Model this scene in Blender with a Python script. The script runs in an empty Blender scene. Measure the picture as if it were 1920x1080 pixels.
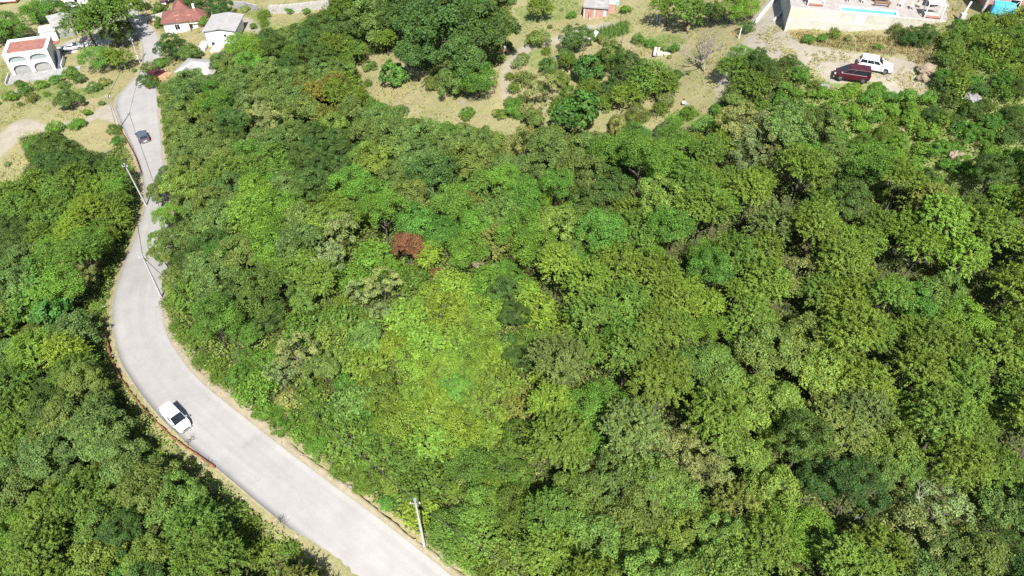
import bpy, bmesh, math, random
import numpy as np
from mathutils import Vector, Matrix, noise as mnoise

# ------------------------------------------------------------------ camera, sky, sun, exposure
SC = bpy.context.scene
COL = SC.collection
CAM_H = 64.0
F = 1346.0                      # focal length in pixels of a 1920 px wide frame
PITCH = math.radians(45.0)      # looking down by this angle, towards +Y
cam_data = bpy.data.cameras.new('camera')
cam_data.sensor_width = 36.0
cam_data.lens = 36.0 * F / 1920.0
cam_data.clip_start = 0.5
cam_data.clip_end = 5000.0
cam = bpy.data.objects.new('camera', cam_data)
COL.objects.link(cam)
cam.location = (0, 0, CAM_H)
cam.rotation_euler = (math.pi / 2 - PITCH, 0, 0)
SC.camera = cam

SUN_DIR = Vector((-0.078, 0.615, -0.799)).normalized()      # the way the light travels
SUN_EL = math.asin(-SUN_DIR.z)
SUN_AZ = math.atan2(-SUN_DIR.x, -SUN_DIR.y)                 # from +Y towards +X
world = bpy.data.worlds.new('World')
SC.world = world
world.use_nodes = True
wn = world.node_tree
sky = wn.nodes.new('ShaderNodeTexSky')
sky.sky_type = 'NISHITA'
sky.sun_disc = False
sky.sun_elevation = SUN_EL
sky.sun_rotation = SUN_AZ
bg = wn.nodes['Background']
bg.inputs['Strength'].default_value = 0.075
wn.links.new(sky.outputs[0], bg.inputs['Color'])
sun_data = bpy.data.lights.new('sun', 'SUN')
sun_data.energy = 4.6
sun_data.angle = math.radians(0.53)
sun_data.color = (1.0, 0.97, 0.91)
sun = bpy.data.objects.new('sun', sun_data)
COL.objects.link(sun)
sun.location = (0, -60, 120)
sun.rotation_euler = SUN_DIR.to_track_quat('-Z', 'Y').to_euler()
SC.view_settings.view_transform = 'Standard'
SC.view_settings.look = 'None'
SC.view_settings.exposure = 1.2
SC.view_settings.gamma = 1.0
SC.view_settings.use_curve_mapping = False
SC.cycles.use_denoising = False
SC.cycles.max_bounces = 8
SC.cycles.diffuse_bounces = 4
SC.cycles.transmission_bounces = 4

R = random.Random(7)
NP = np.random.default_rng(11)
CP, SP = math.cos(PITCH), math.sin(PITCH)

# ------------------------------------------------------------------ pixel <-> world
def ray(px, py):
    u = (px - 960.0) / F
    v = (540.0 - py) / F
    return (u, CP + v * SP, -SP + v * CP)

def proj(x, y, z):
    """world arrays -> pixel arrays of the 1920x1080 frame"""
    dz = z - CAM_H
    dep = y * CP - dz * SP
    up = y * SP + dz * CP
    dep = np.where(dep < 1e-3, 1e-3, dep)
    return 960.0 + F * x / dep, 540.0 - F * up / dep

CTRL = [(730,1080,.5),(330,780,0),(255,560,-2),(300,470,-3.5),(278,380,-6),(255,230,-9),(282,120,-11),(255,30,-12.5),
 (0,1080,-5),(200,900,-3.5),(0,700,-7),(60,500,-9),(100,350,-11),(0,350,-12),(30,230,-11),(60,130,-12),(0,0,-13),(-200,200,-13),(-250,700,-9),
 (560,700,2),(750,950,2),(450,600,1),(450,400,-2),(450,200,-6),(400,80,-9),(560,30,-6),(600,150,-3),
 (850,715,3),(800,180,2),(800,400,2),(960,130,4),(1115,20,6),(1000,0,5),(1280,190,8),(1300,60,10),(1200,400,5),
 (1400,60,14),(1450,110,15),(1640,118,16.2),(1600,150,15.6),(1500,60,16.2),(1583,60,16.6),(1700,66,17.8),(1792,50,19.5),(1560,180,14.5),(1700,200,14.5),(1850,180,18),
 (1900,60,21.3),(1900,10,21.8),(1840,30,20.6),(1600,-40,18.0),(1750,0,18.8),(1800,350,11),(1500,300,9),(1900,500,7),(1500,600,3),(1900,800,2),(1500,1000,0),(1900,1080,-1),
 (1100,1000,1),(1100,700,2),(1000,-150,7),(300,-150,-14),(1600,-140,18),(2100,300,16),(2150,800,3),(960,1300,0),(200,1300,-4),(1700,1300,-2)]
cx, cy, cz = [], [], []
for (a, b, z) in CTRL:
    d = ray(a, b)
    t = (CAM_H - z) / -d[2]
    cx.append(d[0] * t); cy.append(d[1] * t); cz.append(z)
cx, cy, cz = map(np.array, (cx, cy, cz))
def _k(r2):
    return np.where(r2 > 1e-9, 0.5 * r2 * np.log(np.maximum(r2, 1e-9)), 0.0)
_n = len(cx)
S = 50.0
_K = _k(((cx[:, None] - cx[None]) / S) ** 2 + ((cy[:, None] - cy[None]) / S) ** 2) + np.eye(_n) * 0.004
_P = np.stack([np.ones(_n), cx / S, cy / S], 1)
_A = np.block([[_K, _P], [_P.T, np.zeros((3, 3))]])
_w = np.linalg.solve(_A, np.concatenate([cz, np.zeros(3)]))
def terrain(x, y):
    x = np.asarray(x, float); y = np.asarray(y, float)
    sh = x.shape
    x = x.ravel(); y = y.ravel()
    out = np.empty(len(x))
    for i in range(0, len(x), 20000):
        a, b = x[i:i+20000], y[i:i+20000]
        k = _k(((a[:, None] - cx[None]) / S) ** 2 + ((b[:, None] - cy[None]) / S) ** 2)
        out[i:i+20000] = k @ _w[:_n] + _w[_n] + _w[_n+1] * a / S + _w[_n+2] * b / S
    out = np.clip(out, -16, 34)
    far = np.clip((np.hypot(x, y - 90) - 190) / 150, 0, 1)
    out = out * (1 - far) + (-8 + 20 * np.clip(x / 300 + .3, 0, 1)) * far
    return out.reshape(sh)
def tz(x, y):
    return float(terrain(np.array([x]), np.array([y]))[0])
def at(px, py, h=0.0):
    """ground point under which a thing h metres tall shows at this pixel"""
    d = ray(px, py)
    z = 0.0
    for _ in range(40):
        t = (CAM_H - z - h) / -d[2]
        z = 0.45 * z + 0.55 * tz(d[0] * t, d[1] * t)
    t = (CAM_H - z - h) / -d[2]
    return Vector((d[0] * t, d[1] * t, z))
def at_z(px, py, z):
    d = ray(px, py)
    t = (CAM_H - z) / -d[2]
    return Vector((d[0] * t, d[1] * t, z))
def px_to_m(px, p):
    dep = p.y * CP - (p.z - CAM_H) * SP
    return px * dep / F
def inpoly(px, py, poly):
    px = np.asarray(px, float); py = np.asarray(py, float)
    ins = np.zeros(px.shape, bool)
    n = len(poly)
    j = n - 1
    for i in range(n):
        xi, yi = poly[i]; xj, yj = poly[j]
        c = ((yi > py) != (yj > py)) & (px < (xj - xi) * (py - yi) / ((yj - yi) or 1e-9) + xi)
        ins ^= c
        j = i
    return ins

# ------------------------------------------------------------------ materials
MATS = {}
def nd(nt, t, **kw):
    n = nt.nodes.new(t)
    for k, v in kw.items():
        setattr(n, k, v)
    return n
def mat(name, col, rough=0.8, var=0.12, scale=2.0, bump=0.0, metal=0.0, col2=None, detail=6, spec=0.3, coat=0.0, dist=0.3):
    if name in MATS: return MATS[name]
    m = bpy.data.materials.new(name); m.use_nodes = True
    nt = m.node_tree; b = nt.nodes['Principled BSDF']
    tc = nd(nt, 'ShaderNodeTexCoord')
    nz = nd(nt, 'ShaderNodeTexNoise'); nz.inputs['Scale'].default_value = scale; nz.inputs['Detail'].default_value = detail
    nz.inputs['Roughness'].default_value = 0.65; nz.inputs['Distortion'].default_value = dist
    nt.links.new(tc.outputs['Object'], nz.inputs['Vector'])
    mx = nd(nt, 'ShaderNodeMix', data_type='RGBA')
    c2 = col2 if col2 else tuple(max(0, c * (1 - 2 * var)) for c in col)
    c1 = col if col2 else tuple(min(1, c * (1 + var)) for c in col)
    rp = nd(nt, 'ShaderNodeMapRange'); rp.inputs['From Min'].default_value = .32; rp.inputs['From Max'].default_value = .68
    nt.links.new(nz.outputs['Fac'], rp.inputs['Value'])
    nt.links.new(rp.outputs[0], mx.inputs['Factor'])
    mx.inputs[6].default_value = (*c1, 1); mx.inputs[7].default_value = (*c2, 1)
    nt.links.new(mx.outputs[2], b.inputs['Base Color'])
    b.inputs['Roughness'].default_value = rough
    b.inputs['Metallic'].default_value = metal
    b.inputs['Specular IOR Level'].default_value = spec
    b.inputs['Coat Weight'].default_value = coat
    if bump:
        bp = nd(nt, 'ShaderNodeBump'); bp.inputs['Strength'].default_value = bump; bp.inputs['Distance'].default_value = .05
        n2 = nd(nt, 'ShaderNodeTexNoise'); n2.inputs['Scale'].default_value = scale * 6; n2.inputs['Detail'].default_value = 4
        nt.links.new(tc.outputs['Object'], n2.inputs['Vector'])
        nt.links.new(n2.outputs['Fac'], bp.inputs['Height']); nt.links.new(bp.outputs[0], b.inputs['Normal'])
    MATS[name] = m
    return m
def brick_mat(name, c1, c2, mortar, scale, bw=.5, rh=.25, ms=.02, rough=.9, bias=0):
    if name in MATS: return MATS[name]
    m = mat(name, c1, rough)
    nt = m.node_tree; b = nt.nodes['Principled BSDF']
    tc = nd(nt, 'ShaderNodeTexCoord')
    # walls: run the courses along the horizontal of the wall
    mp = nd(nt, 'ShaderNodeMapping'); mp.inputs['Rotation'].default_value = (math.radians(90), 0, 0)
    br = nd(nt, 'ShaderNodeTexBrick'); br.inputs['Scale'].default_value = scale
    br.inputs['Color1'].default_value = (*c1, 1); br.inputs['Color2'].default_value = (*c2, 1); br.inputs['Mortar'].default_value = (*mortar, 1)
    br.inputs['Brick Width'].default_value = bw; br.inputs['Row Height'].default_value = rh; br.inputs['Mortar Size'].default_value = ms
    br.inputs['Bias'].default_value = bias
    nt.links.new(tc.outputs['Object'], mp.inputs[0]); nt.links.new(mp.outputs[0], br.inputs['Vector'])
    nz = nd(nt, 'ShaderNodeTexNoise'); nz.inputs['Scale'].default_value = 1.3; nz.inputs['Detail'].default_value = 6
    nt.links.new(tc.outputs['Object'], nz.inputs['Vector'])
    mu = nd(nt, 'ShaderNodeMix', data_type='RGBA', blend_type='MULTIPLY'); mu.inputs[0].default_value = .55
    nt.links.new(br.outputs['Color'], mu.inputs[6]); nt.links.new(nz.outputs['Fac'], mu.inputs[7])
    mg = nd(nt, 'ShaderNodeMix', data_type='RGBA', blend_type='MULTIPLY'); mg.inputs[0].default_value = 1; mg.inputs[7].default_value = (1.35, 1.35, 1.35, 1)
    nt.links.new(mu.outputs[2], mg.inputs[6])
    nt.links.new(mg.outputs[2], b.inputs['Base Color'])
    return m

def leaf_material():
    m = bpy.data.materials.new('leaf'); m.use_nodes = True
    nt = m.node_tree; nt.nodes.clear()
    out = nd(nt, 'ShaderNodeOutputMaterial')
    at_ = nd(nt, 'ShaderNodeAttribute', attribute_type='INSTANCER', attribute_name='tint')
    lv = nd(nt, 'ShaderNodeAttribute', attribute_type='GEOMETRY', attribute_name='leafvar')
    sep = nd(nt, 'ShaderNodeSeparateColor')
    nt.links.new(lv.outputs['Color'], sep.inputs[0])
    # clump value and leaf value: brightness, then a turn towards yellow
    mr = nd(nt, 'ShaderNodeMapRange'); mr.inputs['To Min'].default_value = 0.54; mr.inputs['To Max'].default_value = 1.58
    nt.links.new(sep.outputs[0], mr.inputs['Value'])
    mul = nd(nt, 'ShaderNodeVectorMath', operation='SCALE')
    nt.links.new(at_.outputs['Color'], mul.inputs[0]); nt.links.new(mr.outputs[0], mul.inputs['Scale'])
    yel = nd(nt, 'ShaderNodeMix', data_type='RGBA', blend_type='MULTIPLY')
    nt.links.new(mul.outputs[0], yel.inputs[6]); yel.inputs[7].default_value = (1.55, 1.16, .62, 1)
    mr2 = nd(nt, 'ShaderNodeMapRange'); mr2.inputs['From Min'].default_value = .35; mr2.inputs['To Max'].default_value = .75
    nt.links.new(sep.outputs[1], mr2.inputs['Value']); nt.links.new(mr2.outputs[0], yel.inputs[0])
    dif = nd(nt, 'ShaderNodeBsdfPrincipled'); dif.inputs['Roughness'].default_value = .55; dif.inputs['Specular IOR Level'].default_value = .22
    nt.links.new(yel.outputs[2], dif.inputs['Base Color'])
    tr = nd(nt, 'ShaderNodeBsdfTranslucent')
    tm = nd(nt, 'ShaderNodeMix', data_type='RGBA', blend_type='MULTIPLY'); tm.inputs[0].default_value = 1
    nt.links.new(yel.outputs[2], tm.inputs[6]); tm.inputs[7].default_value = (1.25, 1.3, .5, 1)
    nt.links.new(tm.outputs[2], tr.inputs['Color'])
    ms = nd(nt, 'ShaderNodeMixShader'); ms.inputs[0].default_value = .3
    nt.links.new(dif.outputs[0], ms.inputs[1]); nt.links.new(tr.outputs[0], ms.inputs[2])
    nt.links.new(ms.outputs[0], out.inputs['Surface'])
    return m
LEAF = leaf_material()
BARK = mat('bark', (.10, .088, .068), .9, .25, 3.0)
BARK_PALE = mat('pale_bark', (.20, .185, .155), .9, .2, 3.0)
WHITE = mat('white_paint', (.68, .68, .66), .6, .05, .8)
PLASTER = mat('white_plaster', (.66, .65, .62), .85, .07, .7)
CONC = mat('concrete', (.28, .275, .265), .9, .15, .8, .3)
CONC_PALE = mat('pale_concrete', (.40, .39, .365), .9, .12, .7, .3)
CREAM = mat('cream_render', (.47, .45, .38), .9, .08, .5)
GLASS = mat('dark_glass', (.012, .015, .02), .18, .1, 3, spec=.35)
TYRE = mat('tyre_rubber', (.02, .02, .02), .8)
RIM = mat('rim_metal', (.35, .35, .36), .35, metal=.8)
RUST = mat('rusty_steel', (.24, .085, .042), .75, .25, 3.0, .2)
DARKWOOD = mat('brown_wood', (.22, .12, .07), .7, .25, 4)
REDROOF = mat('red_roof_sheet', (.27, .115, .09), .8, .15, 1.0)
STEELGREY = mat('grey_paint', (.25, .26, .28), .5, .1, 1)
DARK = mat('black_parts_and_shade', (.03, .03, .03), .9)  # near-black for grilles, arches and cables, and for painted shade in a doorway
FABRIC = mat('beige_fabric', (.42, .38, .33), .9, .1, 3)
ROSE = mat('faded_red_fabric', (.42, .18, .15), .9, .15, 2)

# ------------------------------------------------------------------ objects
def link(name, data, parent=None, loc=(0, 0, 0), rotz=0.0):
    o = bpy.data.objects.new(name, data)
    COL.objects.link(o)
    o.location = loc
    o.rotation_euler = (0, 0, rotz)
    if parent: o.parent = parent
    return o
def tag(o, label=None, cat=None, group=None, kind=None):
    if label: o['label'] = label
    if cat: o['category'] = cat
    if group: o['group'] = group
    if kind: o['kind'] = kind
    return o
def thing(name, label, cat, loc=(0, 0, 0), rotz=0.0, group=None):
    return tag(link(name, None, None, loc, rotz), label, cat, group)

class MB:
    """a mesh gathered from simple closed shapes"""
    def __init__(s): s.v = []; s.f = []
    def add(s, vs, fs):
        n = len(s.v); s.v += [tuple(p) for p in vs]; s.f += [tuple(i + n for i in f) for f in fs]; return s
    def box(s, x0, x1, y0, y1, z0, z1, M=None):
        vs = [(x0,y0,z0),(x1,y0,z0),(x1,y1,z0),(x0,y1,z0),(x0,y0,z1),(x1,y0,z1),(x1,y1,z1),(x0,y1,z1)]
        if M is not None: vs = [M @ Vector(p) for p in vs]
        return s.add(vs, [(0,3,2,1),(4,5,6,7),(0,1,5,4),(1,2,6,5),(2,3,7,6),(3,0,4,7)])
    def hexa(s, vs): return s.add(vs, [(0,3,2,1),(4,5,6,7),(0,1,5,4),(1,2,6,5),(2,3,7,6),(3,0,4,7)])
    def tube(s, pts, rad, n=8, cap=True):
        pts = [Vector(p) for p in pts]
        if not hasattr(rad, '__len__'): rad = [rad] * len(pts)
        base = len(s.v)
        for i, p in enumerate(pts):
            d = (pts[min(i+1, len(pts)-1)] - pts[max(i-1, 0)]).normalized()
            a = d.cross(Vector((0, 0, 1)))
            if a.length < 1e-3: a = d.cross(Vector((1, 0, 0)))
            a.normalize(); b = d.cross(a)
            for k in range(n):
                w = 2 * math.pi * k / n
                s.v.append(tuple(p + (a * math.cos(w) + b * math.sin(w)) * rad[i]))
        for i in range(len(pts) - 1):
            for k in range(n):
                q = base + i * n; k2 = (k + 1) % n
                s.f.append((q + k, q + k2, q + n + k2, q + n + k))
        if cap:
            s.f.append(tuple(base + k for k in range(n))[::-1])
            s.f.append(tuple(base + (len(pts) - 1) * n + k for k in range(n)))
        return s
    def prism(s, poly, d0, d1, plane='xz'):
        """polygon of (a, b) pushed from d0 to d1 along the third axis"""
        n = len(poly)
        if plane == 'xz': g = lambda a, b, d: (a, d, b)
        elif plane == 'yz': g = lambda a, b, d: (d, a, b)
        else: g = lambda a, b, d: (a, b, d)
        vs = [g(a, b, d0) for a, b in poly] + [g(a, b, d1) for a, b in poly]
        fs = [tuple(range(n))[::-1], tuple(range(n, 2 * n))] + [(i, (i+1) % n, n + (i+1) % n, n + i) for i in range(n)]
        return s.add(vs, fs)
    def build(s, name, m, parent=None, loc=(0, 0, 0), rotz=0.0, smooth=False, bevel=0.0):
        me = bpy.data.meshes.new(name)
        me.from_pydata(s.v, [], s.f)
        bm = bmesh.new(); bm.from_mesh(me)
        bmesh.ops.recalc_face_normals(bm, faces=bm.faces)
        if bevel: bmesh.ops.bevel(bm, geom=list(bm.edges), offset=bevel, segments=2, profile=.5, affect='EDGES')
        bm.to_mesh(me); bm.free()
        if smooth: me.polygons.foreach_set('use_smooth', [True] * len(me.polygons))
        if m: me.materials.append(m)
        return link(name, me, parent, loc, rotz)
def box(name, m, parent, x0, x1, y0, y1, z0, z1, bevel=0.0):
    return MB().box(x0, x1, y0, y1, z0, z1).build(name, m, parent, bevel=bevel)
def copy_tree(o, parent=None):
    c = o.copy(); COL.objects.link(c); c.parent = parent
    for ch in list(o.children): copy_tree(ch, c)
    return c
def sheet(name, pts, faces, m, parent=None, kind='structure', smooth=True):
    me = bpy.data.meshes.new(name); me.from_pydata([tuple(p) for p in pts], [], faces)
    if smooth: me.polygons.foreach_set('use_smooth', [True] * len(me.polygons))
    me.materials.append(m)
    o = link(name, me, parent)
    if kind: o['kind'] = kind
    return o
# ------------------------------------------------------------------ the lie of the land
def resample(poly, step):
    out = [Vector(poly[0])]
    for a, b in zip(poly[:-1], poly[1:]):
        a = Vector(a); b = Vector(b)
        n = max(1, int((b - a).length / step))
        for i in range(1, n + 1): out.append(a.lerp(b, i / n))
    return out
def smooth_line(pts, it=3):
    pts = [Vector(p) for p in pts]
    for _ in range(it):
        pts = [pts[0]] + [(pts[i-1] + pts[i] * 2 + pts[i+1]) / 4 for i in range(1, len(pts)-1)] + [pts[-1]]
    return pts
ROAD_L = [(900,1320),(700,1130),(627,1061),(574,1018),(531,985),(497,956),(440,911),(411,879),(370,853),(340,829),(307,793),(281,764),(254,725),(227,690),
 (213,648),(209,598),(219,547),(236,499),(251,458),(266,422),(275,398),(274,370),(270,340),(265,315),(252,285),(240,260),(228,237),(217,210),(212,192),(225,175),
 (250,155),(260,145),(267,130),(270,112),(270,90),(262,66),(250,42),(238,20),(228,0),(215,-25)]
ROAD_R = [(1130,1320),(925,1140),(840,1074),(787,1032),(723,977),(663,937),(608,896),(560,860),(500,814),(476,793),(432,761),(393,731),(358,698),(328,663),
 (307,624),(299,592),(302,547),(313,502),(316,458),(316,422),(314,398),(312,370),(309,340),(306,315),(303,285),(300,260),(298,237),(296,210),(294,192),(293,175),
 (292,155),(292,145),(296,130),(304,110),(302,88),(298,66),(280,46),(264,30),(250,0),(238,-25)]
wl = smooth_line([at(*p) for p in ROAD_L], 1); wr = smooth_line([at(*p) for p in ROAD_R], 1)
def dens(a, b):
    A, B = [], []
    for i in range(len(a) - 1):
        n = max(1, int(max((a[i+1]-a[i]).length, (b[i+1]-b[i]).length) / 1.2))
        for k in range(n):
            A.append(a[i].lerp(a[i+1], k / n)); B.append(b[i].lerp(b[i+1], k / n))
    A.append(a[-1]); B.append(b[-1])
    return smooth_line(A, 6), smooth_line(B, 6)
wl, wr = dens(wl, wr)
NX = 9
rows = []
mid = [(a + b) / 2 for a, b in zip(wl, wr)]
midz = [tz(m.x, m.y) for m in mid]
for _ in range(8): midz = [midz[0]] + [(midz[i-1] + 2 * midz[i] + midz[i+1]) / 4 for i in range(1, len(midz)-1)] + [midz[-1]]
for i, (a, b) in enumerate(zip(wl, wr)):
    zb = midz[i]
    r = []
    for k in range(NX):
        p = a.lerp(b, k / (NX - 1))
        w = 0.0
        if k in (0, NX - 1): w = .10 * mnoise.noise(Vector((i * .35, k * 3.1, 0)))
        d = (b - a).normalized() * w
        z = zb * .5 + tz(p.x, p.y) * .5 + .07
        r.append((p.x + d.x, p.y + d.y, z))
    rows.append(r)
ROADZ = rows
pts = [p for r in rows for p in r]
faces = [(i*NX+k, i*NX+k+1, (i+1)*NX+k+1, (i+1)*NX+k) for i in range(len(rows)-1) for k in range(NX-1)]
# the slab has its own thickness
nb = len(pts)
edge = [i*NX for i in range(len(rows))] + [i*NX+NX-1 for i in range(len(rows)-1, -1, -1)]
pts += [(pts[e][0], pts[e][1], pts[e][2] - .35) for e in edge]
for q in range(len(edge)):
    q2 = (q + 1) % len(edge)
    faces.append((edge[q], nb + q, nb + q2, edge[q2]))

def road_material():
    m = mat('pale_asphalt', (.284, .270, .256), .9, .05, .35, .25)
    nt = m.node_tree; b = nt.nodes['Principled BSDF']
    src = b.inputs['Base Color'].links[0].from_socket
    uv = nd(nt, 'ShaderNodeUVMap', uv_map='UVMap')
    # wheel tracks: paler polished bands that run with the lane
    wv = nd(nt, 'ShaderNodeTexNoise'); wv.inputs['Scale'].default_value = 1.0; wv.inputs['Detail'].default_value = 4
    mp = nd(nt, 'ShaderNodeMapping'); mp.inputs['Scale'].default_value = (7, .04, 1)
    nt.links.new(uv.outputs[0], mp.inputs[0]); nt.links.new(mp.outputs[0], wv.inputs['Vector'])
    mu = nd(nt, 'ShaderNodeMix', data_type='RGBA', blend_type='MULTIPLY'); mu.inputs[0].default_value = 1
    mr = nd(nt, 'ShaderNodeMapRange'); mr.inputs['From Min'].default_value = .3; mr.inputs['From Max'].default_value = .7; mr.inputs['To Min'].default_value = .93; mr.inputs['To Max'].default_value = 1.04
    nt.links.new(wv.outputs['Fac'], mr.inputs['Value'])
    nt.links.new(src, mu.inputs[6]); nt.links.new(mr.outputs[0], mu.inputs[7])
    # specks of grit, patches
    tc = nd(nt, 'ShaderNodeTexCoord')
    vo = nd(nt, 'ShaderNodeTexNoise'); vo.inputs['Scale'].default_value = 9; vo.inputs['Detail'].default_value = 8; vo.inputs['Roughness'].default_value = .8
    nt.links.new(tc.outputs['Object'], vo.inputs['Vector'])
    mr3 = nd(nt, 'ShaderNodeMapRange'); mr3.inputs['From Min'].default_value = .25; mr3.inputs['From Max'].default_value = .75; mr3.inputs['To Min'].default_value = .88; mr3.inputs['To Max'].default_value = 1.10
    nt.links.new(vo.outputs['Fac'], mr3.inputs['Value'])
    m2 = nd(nt, 'ShaderNodeMix', data_type='RGBA', blend_type='MULTIPLY'); m2.inputs[0].default_value = 1
    nt.links.new(mu.outputs[2], m2.inputs[6]); nt.links.new(mr3.outputs[0], m2.inputs[7])
    # cracks
    cr = nd(nt, 'ShaderNodeTexVoronoi', feature='DISTANCE_TO_EDGE'); cr.inputs['Scale'].default_value = .09
    nz = nd(nt, 'ShaderNodeTexNoise'); nz.inputs['Scale'].default_value = .8; nz.inputs['Detail'].default_value = 5
    ad = nd(nt, 'ShaderNodeVectorMath', operation='MULTIPLY_ADD'); ad.inputs[1].default_value = (2.5, 2.5, 2.5)
    nt.links.new(tc.outputs['Object'], nz.inputs['Vector']); nt.links.new(nz.outputs['Color'], ad.inputs[0]); nt.links.new(tc.outputs['Object'], ad.inputs[2])
    nt.links.new(ad.outputs[0], cr.inputs['Vector'])
    mr4 = nd(nt, 'ShaderNodeMapRange'); mr4.inputs['From Max'].default_value = .004; mr4.inputs['To Min'].default_value = .86; mr4.inputs['To Max'].default_value = 1
    nt.links.new(cr.outputs['Distance'], mr4.inputs['Value'])
    m3 = nd(nt, 'ShaderNodeMix', data_type='RGBA', blend_type='MULTIPLY'); m3.inputs[0].default_value = 1
    nt.links.new(m2.outputs[2], m3.inputs[6]); nt.links.new(mr4.outputs[0], m3.inputs[7])
    nt.links.new(m3.outputs[2], b.inputs['Base Color'])
    return m
road = sheet('road', pts, faces, road_material())
uvl = road.data.uv_layers.new(name='UVMap')
for lp in road.data.loops:
    v = lp.vertex_index
    uvl.data[lp.index].uv = ((v % NX) / (NX - 1), (v // NX) * 1.2) if v < nb else (0, 0)

# sandy verges, each a strip of its own along one edge of the road
SAND = mat('sandy_verge', (.30, .25, .18), .95, .18, 1.2, .6, col2=(.20, .18, .11))
def verge(side, i0, i1, w0, seed):
    n = 5; P = []
    ids = list(range(i0, i1))
    for i in ids:
        a = Vector(ROADZ[i][0]); b = Vector(ROADZ[i][-1])
        e, o = (a, (a - b)) if side < 0 else (b, (b - a))
        o.z = 0; o.normalize()
        w = w0 * (1 + .7 * mnoise.noise(Vector((i * .13, seed, 0))) + .3 * mnoise.noise(Vector((i * .6, seed, 5))))
        for k in range(n):
            f = k / (n - 1)
            p = e - o * .12 + o * (w + .12) * f
            z = e.z - .02 + (tz(p.x, p.y) - e.z - .0) * f * .8 + .045 * mnoise.noise(p * 1.3) - (.22 if k == n - 1 else 0)
            if k < 2: z = e.z - .02 - .015 * k
            P.append((p.x, p.y, z))
    Fs = [(i*n+k, i*n+k+1, (i+1)*n+k+1, (i+1)*n+k) for i in range(len(ids)-1) for k in range(n-1)]
    return sheet('verge', P, Fs, SAND)
NR = len(ROADZ)
verge(-1, 0, NR, .95, 1.0)
verge(1, 0, NR, 1.2, 2.0)

# painted areas of the ground: polygons in the frame, thrown onto the terrain
TRACKS = [[(-60,262),(0,250),(25,226),(60,220),(95,234),(140,222),(138,234),(95,248),(52,254),(30,272),(8,290),(-10,330),(-60,350)],
 [(135,238),(175,212),(205,192),(222,215),(228,240),(205,226),(180,222),(150,240)],
 [(1400,60),(1415,30),(1440,0),(1460,-40),(1490,-40),(1478,10),(1466,50),(1500,80),(1560,92),(1610,100),(1700,110),(1740,140),(1735,185),(1680,180),(1640,150),(1560,160),(1520,130),(1450,112),(1400,95)],
 [(1350,240),(1340,160),(1360,100),(1400,70),(1400,100),(1375,140),(1355,190)],
 [(935,190),(940,120),(975,85),(1060,62),(1100,45),(1160,40),(1160,50),(1080,75),(1000,95),(965,130),(960,190)],
 [(420,35),(470,30),(500,60),(500,80),(470,60),(430,60)], [(150,25),(240,10),(262,60),(250,75),(150,82),(120,95),(105,85),(150,70)]]
DRY = [[(665,110),(735,95),(760,120),(840,150),(930,120),(945,60),(940,0),(940,-60),(1480,-60),(1470,60),(1400,100),(1370,150),(1345,190),(1330,215),(1240,255),(1180,235),(1130,250),(1000,235),(960,255),(870,235),(760,225),(700,190),(675,150)],
 [(-200,420),(-200,-100),(240,-100),(262,60),(262,100),(270,115),(262,140),(212,190),(228,240),(235,262),(205,285),(180,300),(150,270),(90,245),(30,260),(60,300),(20,350)],
 [(290,-60),(640,-60),(640,0),(620,20),(560,45),(500,60),(440,75),(400,110),(330,150),(300,160),(300,60),(262,30),(250,0)],
 [(1400,100),(1470,50),(1480,-60),(2100,-60),(2100,60),(1800,60),(1760,75),(1750,110),(1735,185),(1650,190),(1560,185),(1500,140)]]
GREEN = [[(965,115),(1000,92),(1050,100),(1055,125),(1000,130)],[(1100,60),(1150,42),(1185,45),(1180,65),(1130,75)],[(0,110),(25,150),(25,185),(0,190)],[(1040,0),(1090,0),(1085,30),(1050,40),(985,45),(960,15)],
 [(60,170),(110,150),(150,165),(215,150),(200,180),(140,190),(70,190)],[(1240,215),(1290,200),(1340,220),(1300,250)],[(420,20),(500,15),(520,70),(430,75)],[(1200,70),(1260,60),(1300,85),(1220,95)],
 [(1500,150),(1760,120),(1770,60),(1830,50),(2000,-20),(2000,340),(1850,350),(1760,360),(1640,370),(1560,280),(1500,200)]]
def in_any(px, py, polys):
    m = np.zeros(np.shape(px), bool)
    for p in polys: m |= inpoly(px, py, p)
    return m
roadpoly = [(p.x, p.y) for p in wl] + [(p.x, p.y) for p in wr[::-1]]
def near_road(x, y, margin):
    """true where the point is on the road or within margin of it (arrays)"""
    x = np.asarray(x, float); y = np.asarray(y, float)
    ins = inpoly(x, y, roadpoly)
    E = np.array([(p.x, p.y) for p in wl + wr])
    d = np.full(x.shape, 1e9)
    for i in range(0, len(E), 1):
        d = np.minimum(d, (x - E[i, 0]) ** 2 + (y - E[i, 1]) ** 2)
    return ins | (d < margin * margin)

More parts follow.
